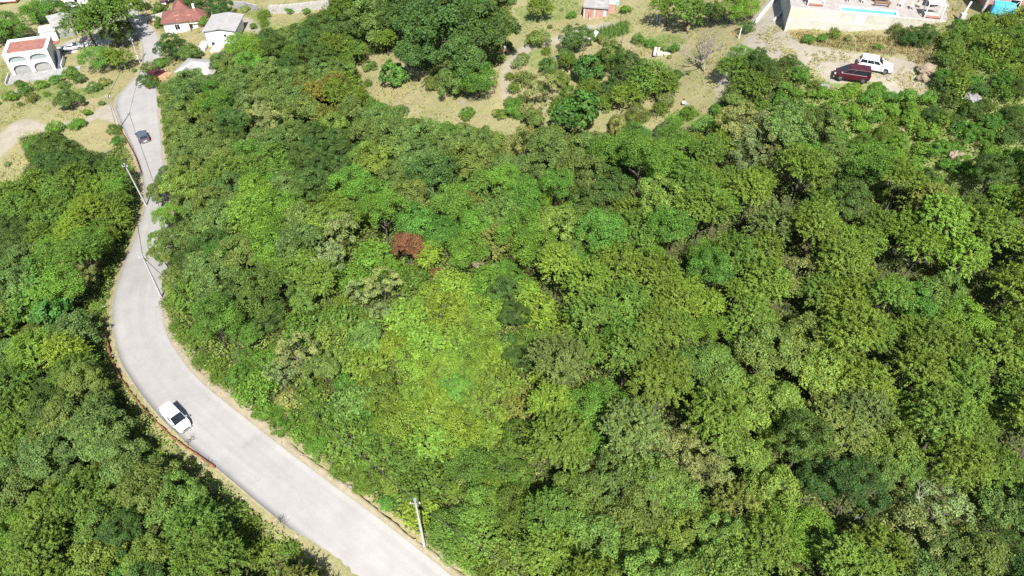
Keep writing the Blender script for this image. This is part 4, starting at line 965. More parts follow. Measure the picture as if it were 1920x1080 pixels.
ug = link('undergrowth', me); tag(ug, 'low leafy undergrowth filling the gaps between trees and shrubs', 'undergrowth', None, 'stuff'); ug['tint'] = [.115, .18, .034]

def blades_mesh(name, x, y, z, h, w, lean, m=LEAF, patch=None):
    n = len(x)
    a = NP.random(n) * 6.283; l = NP.normal(size=(n, 2)) * lean
    h = h * (.5 + NP.random(n)); 
    dx, dy = np.cos(a) * w, np.sin(a) * w
    B = np.stack([x, y, z], 1)
    o = np.stack([dx, dy, np.zeros(n)], 1)
    t = np.stack([l[:, 0] * h, l[:, 1] * h, h], 1)
    V = np.stack([B - o, B + o, B + t], 1).reshape(-1, 3)
    Q = np.arange(3 * n).reshape(-1, 3)
    c = np.stack([np.clip((patch if patch is not None else .5) * .6 + .4 * NP.random(n), 0, 1), NP.random(n), np.zeros(n), np.ones(n)], 1)
    return fast_mesh(name, V, Q, m, False, {'leafvar': ('FACE', 'FLOAT_COLOR', c)})
def grass(name, label, n, polys, excl, h, w, tint, thr=-.2, fr=.25, lean=.5, bb=(-112, 128, 14, 200)):
    x, y, z = scatter(n, polys, excl, bb)
    s = np.array([mnoise.noise(Vector((a * fr, b * fr, 21))) + .6 * mnoise.noise(Vector((a * fr * 3.7, b * fr * 3.7, 4))) for a, b in zip(x, y)])
    m = s > thr
    x, y, z, s = x[m], y[m], z[m], s[m]
    z = z + bumpz(x, y) - .03
    o = link(name, blades_mesh(name, x, y, z, h, w, lean, patch=np.clip(s + .4, 0, 1)))
    tag(o, label, 'grass', None, 'stuff'); o['tint'] = tint
grass('dry_grass', 'straw-coloured dry grass over the meadow, yards and banks', 200000, DRY, TRACKS, .30, .07, [.25, .225, .095], -.15, .25, .9)
grass('weeds', 'olive green weeds in patches over the dry fields', 150000, DRY, TRACKS, .42, .10, [.14, .17, .045], .12, .12, .6)
grass('green_grass', 'fresh green grass in the garden beds and field corners', 60000, GREEN, TRACKS, .55, .09, [.10, .20, .03], -.1, .3, .4)
BANK = [[(1480,62),(1600,66),(1700,72),(1760,80),(1740,130),(1690,108),(1610,98),(1560,90),(1500,80)]]
grass('tall_dry_weeds', 'tall brown dry weeds on the bank under the cream wall', 30000, BANK, None, .45, .06, [.24, .21, .12], -.35, .5, .6, (34, 64, 82, 106))
grass('parking_grass', 'thin pale grass coming up through the gravel of the parking', 30000, [TRACKS[2]], None, .22, .07, [.24, .24, .10], .05, .35, .8, (34, 64, 78, 106))
# ------------------------------------------------------------------ vehicles
def paint(name, col, rough=.3, metal=0.0): return mat(name, col, rough, .03, .5, metal=metal, spec=.4, coat=.25)
def quadm(name, m, parent, quads, th=.012):
    """thin raised pieces: each quad gets a little thickness along its normal"""
    b = MB()
    for q in quads:
        q = [Vector(p) for p in q]
        n = (q[1] - q[0]).cross(q[3] - q[0]).normalized() * th
        b.hexa([p - n for p in q] + [p + n for p in q])
    return b.build(name, m, parent)
def vehicle(name, label, cat, loc, yaw, m, L=4.4, W=1.8, prof=None, belt=.95, roof=1.8, gh=None, wheel_r=.32, wb=(.18, .80), group=None, side_glass=True, lights=True, rear_glass=True, plate=True, pitch=0.0, roll=0.0, rails=False, tail_col=(.45, .02, .02)):
    """nose towards +x.  prof: lower-body upper outline (x/L from the rear, z);  gh: (rear base, rear roof, front roof, front base) as x/L"""
    t = thing(name, label, cat, loc, yaw, group)
    t.rotation_euler = (roll, pitch, yaw)
    h = W / 2
    # lower body: stations from rear to nose with rounded plan and section
    st = prof or [(0, .62), (.012, belt - .06), (.5, belt), (.74, belt - .02), (.93, belt - .22), (.985, .62), (1.0, .45)]
    xs = [0, .01, .04, .12, .25, .4, .55, .68, .78, .87, .94, .98, 1.0]
    def topz(f):
        for (a, za), (b_, zb) in zip(st[:-1], st[1:]):
            if a <= f <= b_: return za + (zb - za) * (f - a) / max(b_ - a, 1e-6)
        return st[-1][1]
    V = []; Fc = []
    sec = 12
    for f in xs:
        x = (f - .5) * L
        e = min(f, 1 - f)
        w = h * (1 - .36 * max(0, 1 - e / .13) ** 2 - .03 * max(0, 1 - e / .3))
        zt = topz(f); z0 = .24 + .10 * max(0, 1 - e / .06)
        zt = max(zt, z0 + .1)
        prof2 = [(-w * .92, z0), (-w, z0 + .12), (-w, (z0 + zt) / 2), (-w * .985, zt - .09), (-w * .93, zt - .02), (-w * .5, zt + .01), (w * .5, zt + .01), (w * .93, zt - .02), (w * .985, zt - .09), (w, (z0 + zt) / 2), (w, z0 + .12), (w * .92, z0)]
        V += [(x, a, b) for a, b in prof2]
    for i in range(len(xs) - 1):
        for k in range(sec):
            k2 = (k + 1) % sec
            Fc.append((i * sec + k, i * sec + k2, (i + 1) * sec + k2, (i + 1) * sec + k))
    Fc.append(tuple(range(sec))); Fc.append(tuple((len(xs) - 1) * sec + k for k in range(sec))[::-1])
    MBb = MB().add(V, Fc)
    body = MBb.build('body', m, t, smooth=False, bevel=0)
    # cabin
    g0, g1, g2, g3 = [(g - .5) * L for g in gh]
    wb_, wr_ = h * .965, h * .82
    zb, zr = belt - .06, roof
    C = [(g0, -wb_, zb), (g3, -wb_, zb), (g3, wb_, zb), (g0, wb_, zb), (g1, -wr_, zr - .05), (g2, -wr_, zr - .05), (g2, wr_, zr - .05), (g1, wr_, zr - .05)]
    MB().hexa(C).build('cabin', m, t, bevel=.15)
    MB().box(g1 + .04, g2 - .04, -wr_ * .95, wr_ * .95, zr - .05, zr + .015).build('roof', m, t, bevel=.025)
    def lerp(a, b, s): return Vector(a).lerp(Vector(b), s)
    def pane(a, b, c, d, s0, s1, u0=.06, u1=.94):
        """a b bottom, d c top"""
        p = lambda s, v: lerp(lerp(a, b, s), lerp(d, c, s), v)
        return [p(s0, u0), p(s1, u0), p(s1, u1), p(s0, u1)]
    quadm('windscreen', GLASS, t, [pane(C[1], C[2], C[6], C[5], .05, .95, .04, .93)])
    if rear_glass: quadm('rear_window', GLASS, t, [pane(C[3], C[0], C[4], C[7], .1, .9, .22, .88)])
    if side_glass:
        cuts = side_glass if isinstance(side_glass, (list, tuple)) else [(.04, .34), (.36, .66), (.68, .95)]
        for (s0, s1) in cuts:
            quadm('side_window', GLASS, t, [pane(C[0], C[1], C[5], C[4], s0, s1, .2, .88)])
            quadm('side_window', GLASS, t, [pane(C[2], C[3], C[7], C[6], 1 - s1, 1 - s0, .2, .88)])
    for f in wb:
        for s in (-1, 1):
            wx = (f - .5) * L
            wy = s * (h - .02)
            w_ = MB().tube([(wx, wy - s * .2, wheel_r), (wx, wy + s * .015, wheel_r)], wheel_r, 20).build('wheel', TYRE, t)
            MB().tube([(wx, wy + s * .01, wheel_r), (wx, wy + s * .03, wheel_r)], wheel_r * .62, 14).build('rim', RIM, w_)
            arch = MB()
            a = [Vector((wx + math.cos(q) * (wheel_r + .06), s * (h + .004), wheel_r + math.sin(q) * (wheel_r + .06))) for q in np.linspace(-.15, math.pi + .15, 12)]
            arch.tube(a, .028, 5).build('wheel_arch', DARK, t)
    if lights:
        LM = mat('headlight_glass', (.6, .62, .65), .1, .05, spec=.8); TM = mat('tail_light_red', (.45, .02, .02), .25, .1)
        zt = topz(.955)
        for s in (-1, 1):
            box('headlight', LM, t, L * .445, L * .487, s * h * .62 - .17, s * h * .62 + .17, zt - .12, zt - .0, .02)
            zz = belt - .28
            box('tail_light', TM, t, -L * .5 - .01, -L * .482, s * h * .80 - .07, s * h * .80 + .07, zz, zz + .34, .01)
    box('grille', DARK, t, L * .492, L * .5 + .012, -h * .5, h * .5, .42, .60, .01)
    box('bumper', STEELGREY, t, L * .47, L * .5 + .02, -h * .8, h * .8, .26, .40, .02)
    box('bumper', STEELGREY, t, -L * .5 - .02, -L * .475, -h * .8, h * .8, .28, .42, .02)
    if plate: box('number_plate', WHITE, t, -L * .5 - .03, -L * .5 - .012, -.26, .26, .56, .68)
    for s in (-1, 1):
        box('mirror', m if cat != 'van' else STEELGREY, t, g3 - .30, g3 - .12, s * (h + .04) - .09, s * (h + .04) + .09, belt + .02, belt + .2, .02)
    if rails:
        for s in (-1, 1): box('roof_rail', STEELGREY, t, g1 + .15, g2 - .2, s * wr_ * .9 - .02, s * wr_ * .9 + .02, zr + .03, zr + .06)
    return t
def yaw_of(a, b): return math.atan2(b.y - a.y, b.x - a.x)
def on_road_z(x, y):
    k = int(np.argmin((E[:, 0] - x) ** 2 + (E[:, 1] - y) ** 2)); r = ROADZ[k]
    d = [((q[0] - x) ** 2 + (q[1] - y) ** 2, q[2]) for q in r]
    return min(d)[1]
# the white van drives towards us
ra, rb = at(312, 768), at(350, 803)
vm = (at(319, 778) + at(354, 813)) / 2
van = vehicle('panel_van', 'white panel van driving down the pale road past the rusty guard rail', 'van', (vm.x, vm.y, on_road_z(vm.x, vm.y) + .01), yaw_of(ra, rb), paint('white_car_paint', (.80, .80, .80)),
        L=4.4, W=1.82, belt=1.12, roof=1.84, gh=(.005, .02, .56, .79), prof=[(0, .7), (.01, 1.06), (.6, 1.12), (.79, 1.10), (.93, .95), (.985, .72), (1, .5)], side_glass=[(.66, .93)], rear_glass=False)
van.scale = (.84, .84, .84)
ha, hb_ = at(263, 249), at(274, 268)
hm = at(269.5, 261)
vehicle('hatchback_car', 'dark blue-grey hatchback driving away up the road near the upper guard rail', 'car', (hm.x, hm.y, on_road_z(hm.x, hm.y) + .01), yaw_of(hb_, ha), paint('slate_car_paint', (.07, .08, .11)),
        L=4.0, W=1.76, belt=.92, roof=1.46, gh=(.02, .14, .50, .72))
sa, sb = at(1612, 121, .3), at(1668, 130, .3)
sm = (sa + sb) / 2
vehicle('offroad_car', 'white off-road car parked behind the maroon van on the gravel', 'car', (sm.x, sm.y, tz(sm.x, sm.y) - .0), yaw_of(sa, sb), MATS['white_car_paint'],
        L=4.5, W=1.85, belt=1.05, roof=1.66, gh=(.01, .07, .55, .72), wheel_r=.38, rails=True, prof=[(0, .7), (.01, 1.08), (.6, 1.12), (.74, 1.10), (.93, 1.0), (.985, .75), (1, .5)])
va, vb = at(1560, 138, .3), at(1628, 147, .3)
vm2 = (va + vb) / 2
vehicle('people_van', 'maroon people carrier van with dark windows parked beside the white off-road car', 'van', (vm2.x, vm2.y - .3, tz(vm2.x, vm2.y)), yaw_of(vb, va), paint('maroon_car_paint', (.055, .004, .010), .5),
        L=4.6, W=1.85, belt=1.05, roof=1.78, gh=(.005, .04, .62, .85), wheel_r=.34, prof=[(0, .7), (.01, 1.06), (.6, 1.10), (.8, 1.08), (.94, .86), (.985, .68), (1, .5)], side_glass=[(.02, .64), (.68, .93)], roll=0)
ea, eb = at(117, 94, .3), at(156, 87, .3)
em = (ea + eb) / 2
vehicle('estate_car', 'old silver estate car parked in the yard behind the garage house', 'car', (em.x, em.y, tz(em.x, em.y) + .05), yaw_of(ea, eb), paint('silver_car_paint', (.42, .42, .45), .3, .3),
        L=4.7, W=1.76, belt=.92, roof=1.42, gh=(.22, .30, .58, .72), group=None)
pa = at(294, 139, .5)
vehicle('parked_car', 'dark red car half hidden under the bushes beside the roadside yard', 'car', (pa.x, pa.y, tz(pa.x, pa.y)), 1.1, paint('dark_red_car_paint', (.07, .006, .01)), L=3.9, W=1.65, belt=.9, roof=1.42, gh=(.04, .15, .5, .72))
pb = at(308, 7, .5)
vehicle('parked_car', 'dark red car at the top of the street beside the white awning', 'car', (pb.x, pb.y, tz(pb.x, pb.y)), 1.9, MATS['dark_red_car_paint'], L=4.1, W=1.7, belt=.9, roof=1.42, gh=(.04, .15, .5, .72))
pc = at(168, 11, .5)
vehicle('parked_car', 'white car parked in front of the white house at the upper edge', 'car', (pc.x, pc.y, tz(pc.x, pc.y)), .2, MATS['white_car_paint'], L=4.1, W=1.7, belt=.9, roof=1.42, gh=(.04, .15, .5, .72))
for px, lab in ((100, 'white boat-shaped trailer on the dry field at the upper edge'),):
    q = at(px + 3, 3, .5)
    t = thing('trailer', lab, 'trailer', (q.x, q.y, tz(q.x, q.y)), .15)
    MB().add([(-3.2,-1,.45),(3.0,-.8,.45),(3.9,0,.6),(3.0,.8,.45),(-3.2,1,.45),(-3.2,-1.1,1.15),(3.1,-.9,1.2),(4.2,0,1.3),(3.1,.9,1.2),(-3.2,1.1,1.15)],
        [(0,4,3,2,1),(5,6,7,8,9),(0,1,6,5),(1,2,7,6),(2,3,8,7),(3,4,9,8),(4,0,5,9)]).build('hull', WHITE, t, bevel=.05)
    box('red_stripe', ROSE, t, -3.25, 3.0, -1.15, 1.12, .95, 1.05)
    for s in (-1, 1): MB().tube([(-.3, s * .8 - .1, .3), (-.3, s * .8 + .1, .3)], .3, 14).build('wheel', TYRE, t)
q = at(5, 2, .5)
t = thing('trailer', 'pale covered trailer cut by the upper left corner of the field', 'trailer', (q.x, q.y, tz(q.x, q.y)), .12)
box('cover', WHITE, t, -3, 3.6, -1.1, 1.1, .7, 1.5, .15); box('chassis', RUST, t, -3, 3.8, -1, 1, .45, .68)
for s in (-1, 1): MB().tube([(-.3, s * .9 - .1, .32), (-.3, s * .9 + .1, .32)], .32, 14).build('wheel', TYRE, t)

# ------------------------------------------------------------------ poles and cables
TOPS = {}
def pole(key, base, top, label, arm=True, boxed=False, h=None):
    p = at(*base) if not isinstance(base, Vector) else base
    if h is None:
        d = ray(*top); best = (1e9, 6)
        for i in range(40, 240):
            hh = i * .05
            a, b = proj(np.array([p.x]), np.array([p.y]), np.array([p.z + hh]))
            e = abs(b[0] - top[1])
            if e < best[0]: best = (e, hh)
        h = best[1]
        # lean so that the head stands where it shows
        t_ = (CAM_H - (p.z + h)) / -d[2]
        lean = Vector((d[0] * t_ - p.x, d[1] * t_ - p.y, 0))
    else: lean = Vector((0, 0, 0))
    t = thing('utility_pole', label, 'pole', p, 0, 'concrete poles along the road')
    b = MB(); n = 8
    w0, w1 = .12, .07
    b.hexa([(-w0,-w0,-.3),(w0,-w0,-.3),(w0,w0,-.3),(-w0,w0,-.3)] + [(lean.x + x, lean.y + y, h) for x, y in ((-w1,-w1),(w1,-w1),(w1,w1),(-w1,w1))])
    b.build('shaft', CONC_POLE, t, bevel=.02)
    box('cap', STEELGREY, t, lean.x - .12, lean.x + .12, lean.y - .12, lean.y + .12, h, h + .05)
    if arm:
        a = MB().box(lean.x - .45, lean.x + .45, lean.y - .16, lean.y - .10, h - .45, h - .36).build('crossarm', STEELGREY, t)
        for s in (-1, 1):
            MB().tube([(lean.x + s * .38, lean.y - .13, h - .36), (lean.x + s * .38, lean.y - .13, h - .16)], [.05, .035], 8).build('insulator', WHITE, a)
    if boxed:
        box('meter_box', CONC_PALE, t, -.28, .28, -.34, -.16, 1.0, 1.9, .02)
    TOPS[key] = p + Vector((lean.x, lean.y, h - .3))
    return t
CONC_POLE = mat('pole_concrete', (.38, .37, .355), .85, .1, 2)
pole('A', (796, 1023), (778, 937), 'pale concrete pole in the shrubs beside the lower road')
pole('B', (226, 243), (201, 177), 'tall pale pole by the upper end of the guard rail')
pole('C', (276, 388), (233, 307), 'pale pole rising from the trees left of the narrowed road')
pole('D', (301, 554), (266, 478), 'pale pole on the right side of the road at the bend')
pole('E', (263, 118), (245, 71), 'pale pole with a meter box by the village street', boxed=True)
pole('G', at(276, 17), (268, 0), 'small pale pole at the top of the village street', h=5.5)
def cable(name, a, b, label, sag=.9, off=0):
    pts = []
    for i in range(25):
        s = i / 24; p = a.lerp(b, s); p.z -= sag * 4 * s * (1 - s); pts.append(p + Vector((off, 0, 0)))
    o = MB().tube(pts, .035, 5).build(name, DARK, None)
    tag(o, label, 'cable')
far_end = at(990, 1160); far_end.z += 8
cable('power_cable', TOPS['D'], TOPS['A'], 'black cable over the scrub from the bend pole to the lower pole')
cable('power_cable', TOPS['A'], far_end, 'black cable leaving the lower pole towards the bottom edge', .4)
cable('power_cable', TOPS['C'], TOPS['D'], 'black cable between the bend pole and the pole at the narrowed road', .6)
cable('power_cable', TOPS['B'], TOPS['C'], 'black cable between the two poles by the guard rail', .6)
cable('power_cable', TOPS['E'], TOPS['B'], 'black cable over the weeds from the boxed village pole to the next', .6)

# ------------------------------------------------------------------ guard rails: two rusty pipes on posts
def rail(pixels, label, name='guard_rail'):
    pts = [at(*p) for p in pixels]
    pts = resample(smooth_line(pts, 1), 1.0)
    for p in pts: p.z = tz(p.x, p.y)
    o0 = pts[0].copy()
    t = thing(name, label, 'guard rail', o0)
    loc = [p - o0 for p in pts]
    for z, nm in ((.78, 'top_rail'), (.42, 'lower_rail')):
        for i in range(0, len(loc) - 1, 6):
            seg = loc[i:i + 7]
            if len(seg) < 2: break
            jit = Vector((R.uniform(-.05, .05), R.uniform(-.05, .05), R.uniform(-.04, .04)))
            MB().tube([p + Vector((0, 0, z)) + jit * (k % 2) for k, p in enumerate(seg)], .065 if nm == 'top_rail' else .05, 7).build(nm, RUST, t)
    for i in range(0, len(loc), 2):
        p = loc[i]
        MB().tube([p + Vector((0, 0, -.25)), p + Vector((R.uniform(-.05, .05), R.uniform(-.05, .05), .84))], .055, 7).build('post', RUST, t)
    # strips of rusty mesh that close the rail low down
    for i in range(0, len(loc) - 2, 2):
        a, b = loc[i], loc[i + 2]
        MB().hexa([(a.x, a.y, a.z + .05), (b.x, b.y, b.z + .05), (b.x + .03, b.y, b.z + .05), (a.x + .03, a.y, a.z + .05), (a.x, a.y, a.z + .38), (b.x, b.y, b.z + .38), (b.x + .03, b.y, b.z + .38), (a.x + .03, a.y, a.z + .38)]).build('rail_panel', RUST, t)
rail([(200,600),(203,622),(206,650),(210,672),(218,695),(230,715),(243,735),(256,752),(270,768),(284,784),(297,797),(312,813),(325,825),(342,838),(356,848),(372,858),(388,869),(406,882)], 'long rusty pipe guard rail curving along the lower left road edge')
rail([(219,240),(228,250),(236,262),(243,274),(251,288),(258,302),(263,316),(267,330)], 'short rusty guard rail left of the dark hatchback')
p = at(220, 243)
t = thing('marker_board', 'orange-red marker board at the upper end of the guard rail', 'sign', (p.x, p.y, tz(p.x, p.y)), -.6)
box('board', mat('orange_paint', (.55, .13, .05), .6), t, -.35, .35, -.03, .03, .5, 1.1); box('post', RUST, t, -.03, .03, .03, .09, -.2, 1.05)

# ------------------------------------------------------------------ houses
def frame(a, b, z=None):
    A, B = (at(*a) if z is None else at_z(*a, z)), (at(*b) if z is None else at_z(*b, z))
    return A, yaw_of(A, B), math.hypot(B.x - A.x, B.y - A.y)
def local(A, yaw):
    c, s = math.cos(yaw), math.sin(yaw)
    def f(px, py, z):
        p = at_z(px, py, z) - A
        return (p.x * c + p.y * s, -p.x * s + p.y * c)
    return f
def window(parent, x0, x1, y, z0, z1, side='y', m=GLASS, fm=WHITE, t=.05, bars=0):
    """window proud of a wall whose face is at y (or at x for side='x')"""
    w = .07
    b = MB()
    def bb(a0, a1, c0, c1, d0, d1):
        return b.box(a0, a1, c0, c1, d0, d1) if side == 'y' else b.box(c0, c1, a0, a1, d0, d1)
    s = -1
    bb(x0 - w, x1 + w, y - t, y + .02, z0 - w, z0); bb(x0 - w, x1 + w, y - t, y + .02, z1, z1 + w)
    bb(x0 - w, x0, y - t, y + .02, z0, z1); bb(x1, x1 + w, y - t, y + .02, z0, z1)
    for k in range(bars): 
        xx = x0 + (x1 - x0) * (k + 1) / (bars + 1); bb(xx - .02, xx + .02, y - t, y + .02, z0, z1)
    fr = b.build('window', fm, parent)
    g = MB()
    if side == 'y': g.box(x0, x1, y - .018, y + .02, z0, z1)
    else: g.box(y - .018, y + .02, x0, x1, z0, z1)
    g.build('pane', m, fr)
    return fr
GREYGLASS = mat('grey_shutter', (.24, .27, .27), .5, .05, 1)
# 1 the garage house: two storeys, each with two broad arched doors, a red strip roof inside a white parapet
A, yw, w = frame((26,143), (105,131))
t = thing('garage_house', 'white two-storey house with arched garage doors and a red roof strip', 'house', (A.x, A.y, A.z), yw)
H1 = 4.7; D1 = 7.0
def arch_wall(parent, name, x0, x1, y, z0, z1, openings, m, th=.25):
    """wall panel with arched openings cut out as real holes (strips between them)"""
    b = MB(); n = 8
    xs = sorted(openings)
    cur = x0
    for (a, c, zb, zs, zt) in xs:
        b.box(cur, a, y, y + th, z0, z1)
        if zb > z0: b.box(a, c, y, y + th, z0, zb)
        for k in range(n):
            u0, u1 = k / n, (k + 1) / n
            g = lambda u: zs + (zt - zs) * math.sqrt(max(0, 1 - (2 * u - 1) ** 2))
            X0, X1 = a + (c - a) * u0, a + (c - a) * u1
            b.hexa([(X0, y, g(u0)), (X1, y, g(u1)), (X1, y + th, g(u1)), (X0, y + th, g(u0)), (X0, y, z1), (X1, y, z1), (X1, y + th, z1), (X0, y + th, z1)])
        cur = c
    b.box(cur, x1, y, y + th, z0, z1)
    return b.build(name, m, parent)
ops = [(.55, w * .46, 0.0, 1.5, 2.25), (w * .55, w - .45, 0.0, 1.5, 2.25)]
ops2 = [(.45, w * .46, 2.85, 3.5, 4.15), (w * .55, w - .35, 2.85, 3.5, 4.15)]
arch_wall(t, 'front_wall', 0, w, 0, -.3, 2.5, ops, WHITE)
arch_wall(t, 'upper_wall', 0, w, 0, 2.5, H1 - .25, ops2, WHITE)
for nm, a in (('side_wall', (0, .2)), ('side_wall', (w - .2, w))): box(nm, WHITE, t, a[0], a[1], .25, D1, -.5, H1 - .25)
box('back_wall', WHITE, t, .2, w - .2, D1 - .2, D1, -.5, H1 - .25)
box('floor_slab', CONC_PALE, t, .2, w - .2, .47, D1 - .2, 2.4, 2.55)
SHUT = mat('pale_shutter', (.27, .27, .26), .7, .08, 1.5)
for (a, c, z0, z1, zt) in ops: box('garage_door', SHUT, t, a, c, .4, .46, 0, 2.3)
for (a, c, z0, z1, zt) in ops2: box('glazing', GREYGLASS, t, a, c, .35, .4, 2.7, 4.2)
box('roof_slab', REDROOF, t, .55, w - .55, .45, D1 - .9, H1 - .25, H1 - .02)
for q in ((-.15, w + .15, -.15, .45), (-.15, w + .15, D1 - .9, D1 + .1)): box('parapet', WHITE, t, q[0], q[1], q[2], q[3], H1 - .25, H1 + .12)
for q in ((-.15, .55), (w - .55, w + .15)): box('parapet', WHITE, t, q[0], q[1], .45, D1 - .9, H1 - .25, H1 + .12)
for x_ in (-.05, w * .5 - .15, w - .15): box('pilaster', PLASTER, t, x_, x_ + .3, -.16, -.003, -.3, H1 - .26)
box('satellite_dish', STEELGREY, t, -.35, -.15, -.3, .2, 3.0, 3.5, .08)
box('awning', REDROOF, t, w + .18, w + 1.5, D1 - 2.2, D1 - .8, 3.6, 3.75)
st = MB()
for k in range(9): st.box(w + .25, w + 1.15, .4 + k * .45, .4 + (k + 1) * .45, -.4, .25 + k * .27)
st.build('outer_stair', mat('slate_steps', (.10, .11, .13), .7), t)
box('stair_wall', WHITE, t, w + 1.15, w + 1.3, .1, 4.6, -.4, 1.0)
# forecourt and its low wall
FA, fy, fw = frame((26,143), (105,131))
yard = thing('forecourt', 'pale concrete forecourt in front of the garage house', 'forecourt', (FA.x, FA.y, FA.z), fy)
box('slab', CONC, yard, -.6, fw + 5, -4.2, -.02, -1.2, .32)
box('edge_wall', CONC_PALE, yard, -.8, -.6, -4.2, 0, -1.2, .9)
for k in range(8): box('wall_block', CONC, yard, .8 + k * 1.55, .8 + k * 1.55 + 1.45, -4.5, -4.22, -1.2, .55 + .05 * (k % 2))
# yard behind with the parked car
yb = thing('yard_slab', 'white concrete yard where the silver estate car stands', 'yard', (em.x, em.y, tz(em.x, em.y)), yaw_of(ea, eb))
box('slab', mat('bright_concrete', (.50, .49, .47), .9, .06, .5), yb, -4.2, 13, -1.6, 2.6, -.6, .04)
# 2 the old stone house with a flat concrete roof
A, yw, w = frame((110,72), (158,60))
t = thing('stone_house', 'old grey stone house with a flat concrete roof behind the parked estate car', 'house', A, yw)
ST_M = brick_mat('rubble_stone', (.36, .34, .31), (.27, .25, .23), (.42, .40, .36), 1.6, .6, .3, .03)
w = 8.0
arch_wall(t, 'front_wall', 0, w, 0, -.3, 2.7, [(4.3, 6.2, -.3, 1.5, 2.25)], ST_M, .4)
box('back_wall', ST_M, t, 0, w, 4.6, 5, -.3, 3.4); box('side_wall', ST_M, t, 0, .4, .4, 4.6, -.3, 3.0); box('side_wall', ST_M, t, w - .4, w, .4, 4.6, -.3, 3.0)
MB().hexa([(-.3,-.4,2.7),(w+.3,-.4,2.7),(w+.3,5.2,3.3),(-.3,5.2,3.3),(-.3,-.4,2.9),(w+.3,-.4,2.9),(w+.3,5.2,3.5),(-.3,5.2,3.5)]).build('roof', CONC, t)
box('arch_shade_panel', DARK, t, 4.3, 6.2, 1.2, 1.3, -.3, 2.3)  # thin black panel, its colour stands in for shade inside the arch
box('stone_ledge', CONC, t, .6, 3.6, -.7, -.02, -.3, 1.2)
# small white annex
A, yw, w = frame((82,80), (105,76))
t = thing('white_annex', 'small white flat-roofed annex between the garage house and the stone house', 'shed', A, yw)
box('walls', WHITE, t, 0, 3.2, 0, 3.4, -.3, 2.3); box('roof', mat('bright_concrete', (.50, .49, .47)), t, -.15, 3.35, -.15, 3.55, 2.3, 2.45); box('door', STEELGREY, t, .6, 1.4, -.03, -.001, -.2, 1.7)
# 3 the house with the hipped red roof
A, yw, w = frame((313,66), (378,50))
t = thing('red_tiled_house', 'white house with a patched red hipped roof beside the village street', 'house', A, yw)
W3, D3, H3 = 9.2, 6.0, 2.9
box('walls', PLASTER, t, 0, W3, 0, D3, -.8, H3)
RT = mat('old_red_tiles', (.20, .085, .07), .9, .2, .8, .5, col2=(.14, .06, .05))
e = .45
def hip(name, x0, x1, y0, y1, z0, hr, ridge0, ridge1, m, parent, along='x', th=.12):
    ym = (y0 + y1) / 2; xm = (x0 + x1) / 2
    P = [(x0,y0,z0),(x1,y0,z0),(x1,y1,z0),(x0,y1,z0)]
    Rr = [(ridge0, ym, z0 + hr), (ridge1, ym, z0 + hr)] if along == 'x' else [(xm, ridge0, z0 + hr), (xm, ridge1, z0 + hr)]
    v = P + Rr + [(a, b, c - th) for a, b, c in P]
    f = [(0,1,5,4),(1,2,5),(2,3,4,5),(3,0,4)] if along == 'x' else [(0,1,4),(1,2,5,4),(2,3,5),(3,0,4,5)]
    f += [(6,7,1,0),(7,8,2,1),(8,9,3,2),(9,6,0,3),(9,8,7,6)]
    return MB().add(v, f).build(name, m, parent)
hip('roof', -e, W3 + e, -e, D3 + e, H3, 1.25, 2.6, W3 - 2.6, RT, t)
hip('roof_wing', 1.6, 5.6, D3 - 1.0, D3 + 4.2, H3 + .15, 1.9, D3 + .6, D3 + 2.4, RT, t, 'y')
box('wing_walls', PLASTER, t, 1.9, 5.3, D3 + .01, D3 + 3.9, -.8, H3 + .04)
box('chimney', PLASTER, t, 6.6, 7.1, 3.8, 4.3, H3 + .7, H3 + 1.9)
window(t, 2.3, 3.3, 0, 1.0, 2.2, bars=1); window(t, 5.4, 6.1, 0, .9, 2.0, bars=1)
box('door', DARKWOOD, t, 7.2, 8.1, -.05, .01, -.2, 1.9)
for k in range(5):
    x_ = R.uniform(.5, W3 - 1.4); s_ = R.uniform(.12, .8)
    z_ = H3 + 1.25 * s_ * .97 + .05; y_ = -e + s_ * (D3 / 2 + e)
    sl = Matrix.Translation((x_, y_, z_)) @ Matrix.Rotation(math.atan2(1.25, D3 / 2 + e), 4, 'X')
    MB().box(0, R.uniform(.3, .8), 0, .3, 0, .05, sl).build('patch_tile', mat('faded_tile', (.32, .18, .13), .9, .1, 2), t)
# pergola beside it
q = at(385, 48)
t = thing('pergola', 'wooden pergola under the green vine beside the red-tiled house', 'pergola', q, yw)
for x_ in (-3.2, 0, 3.2):
    for y_ in (-1, 1): box('post', DARKWOOD, t, x_ - .07, x_ + .07, y_ - .07, y_ + .07, -.4, 1.7)
for y_ in (-1, 1): box('beam', DARKWOOD, t, -3.5, 3.5, y_ - .08, y_ + .08, 1.7, 1.85)
for k in range(8): box('rafter', DARKWOOD, t, -3.3 + k * .92, -3.2 + k * .92, -1.3, 1.3, 1.85, 1.95)
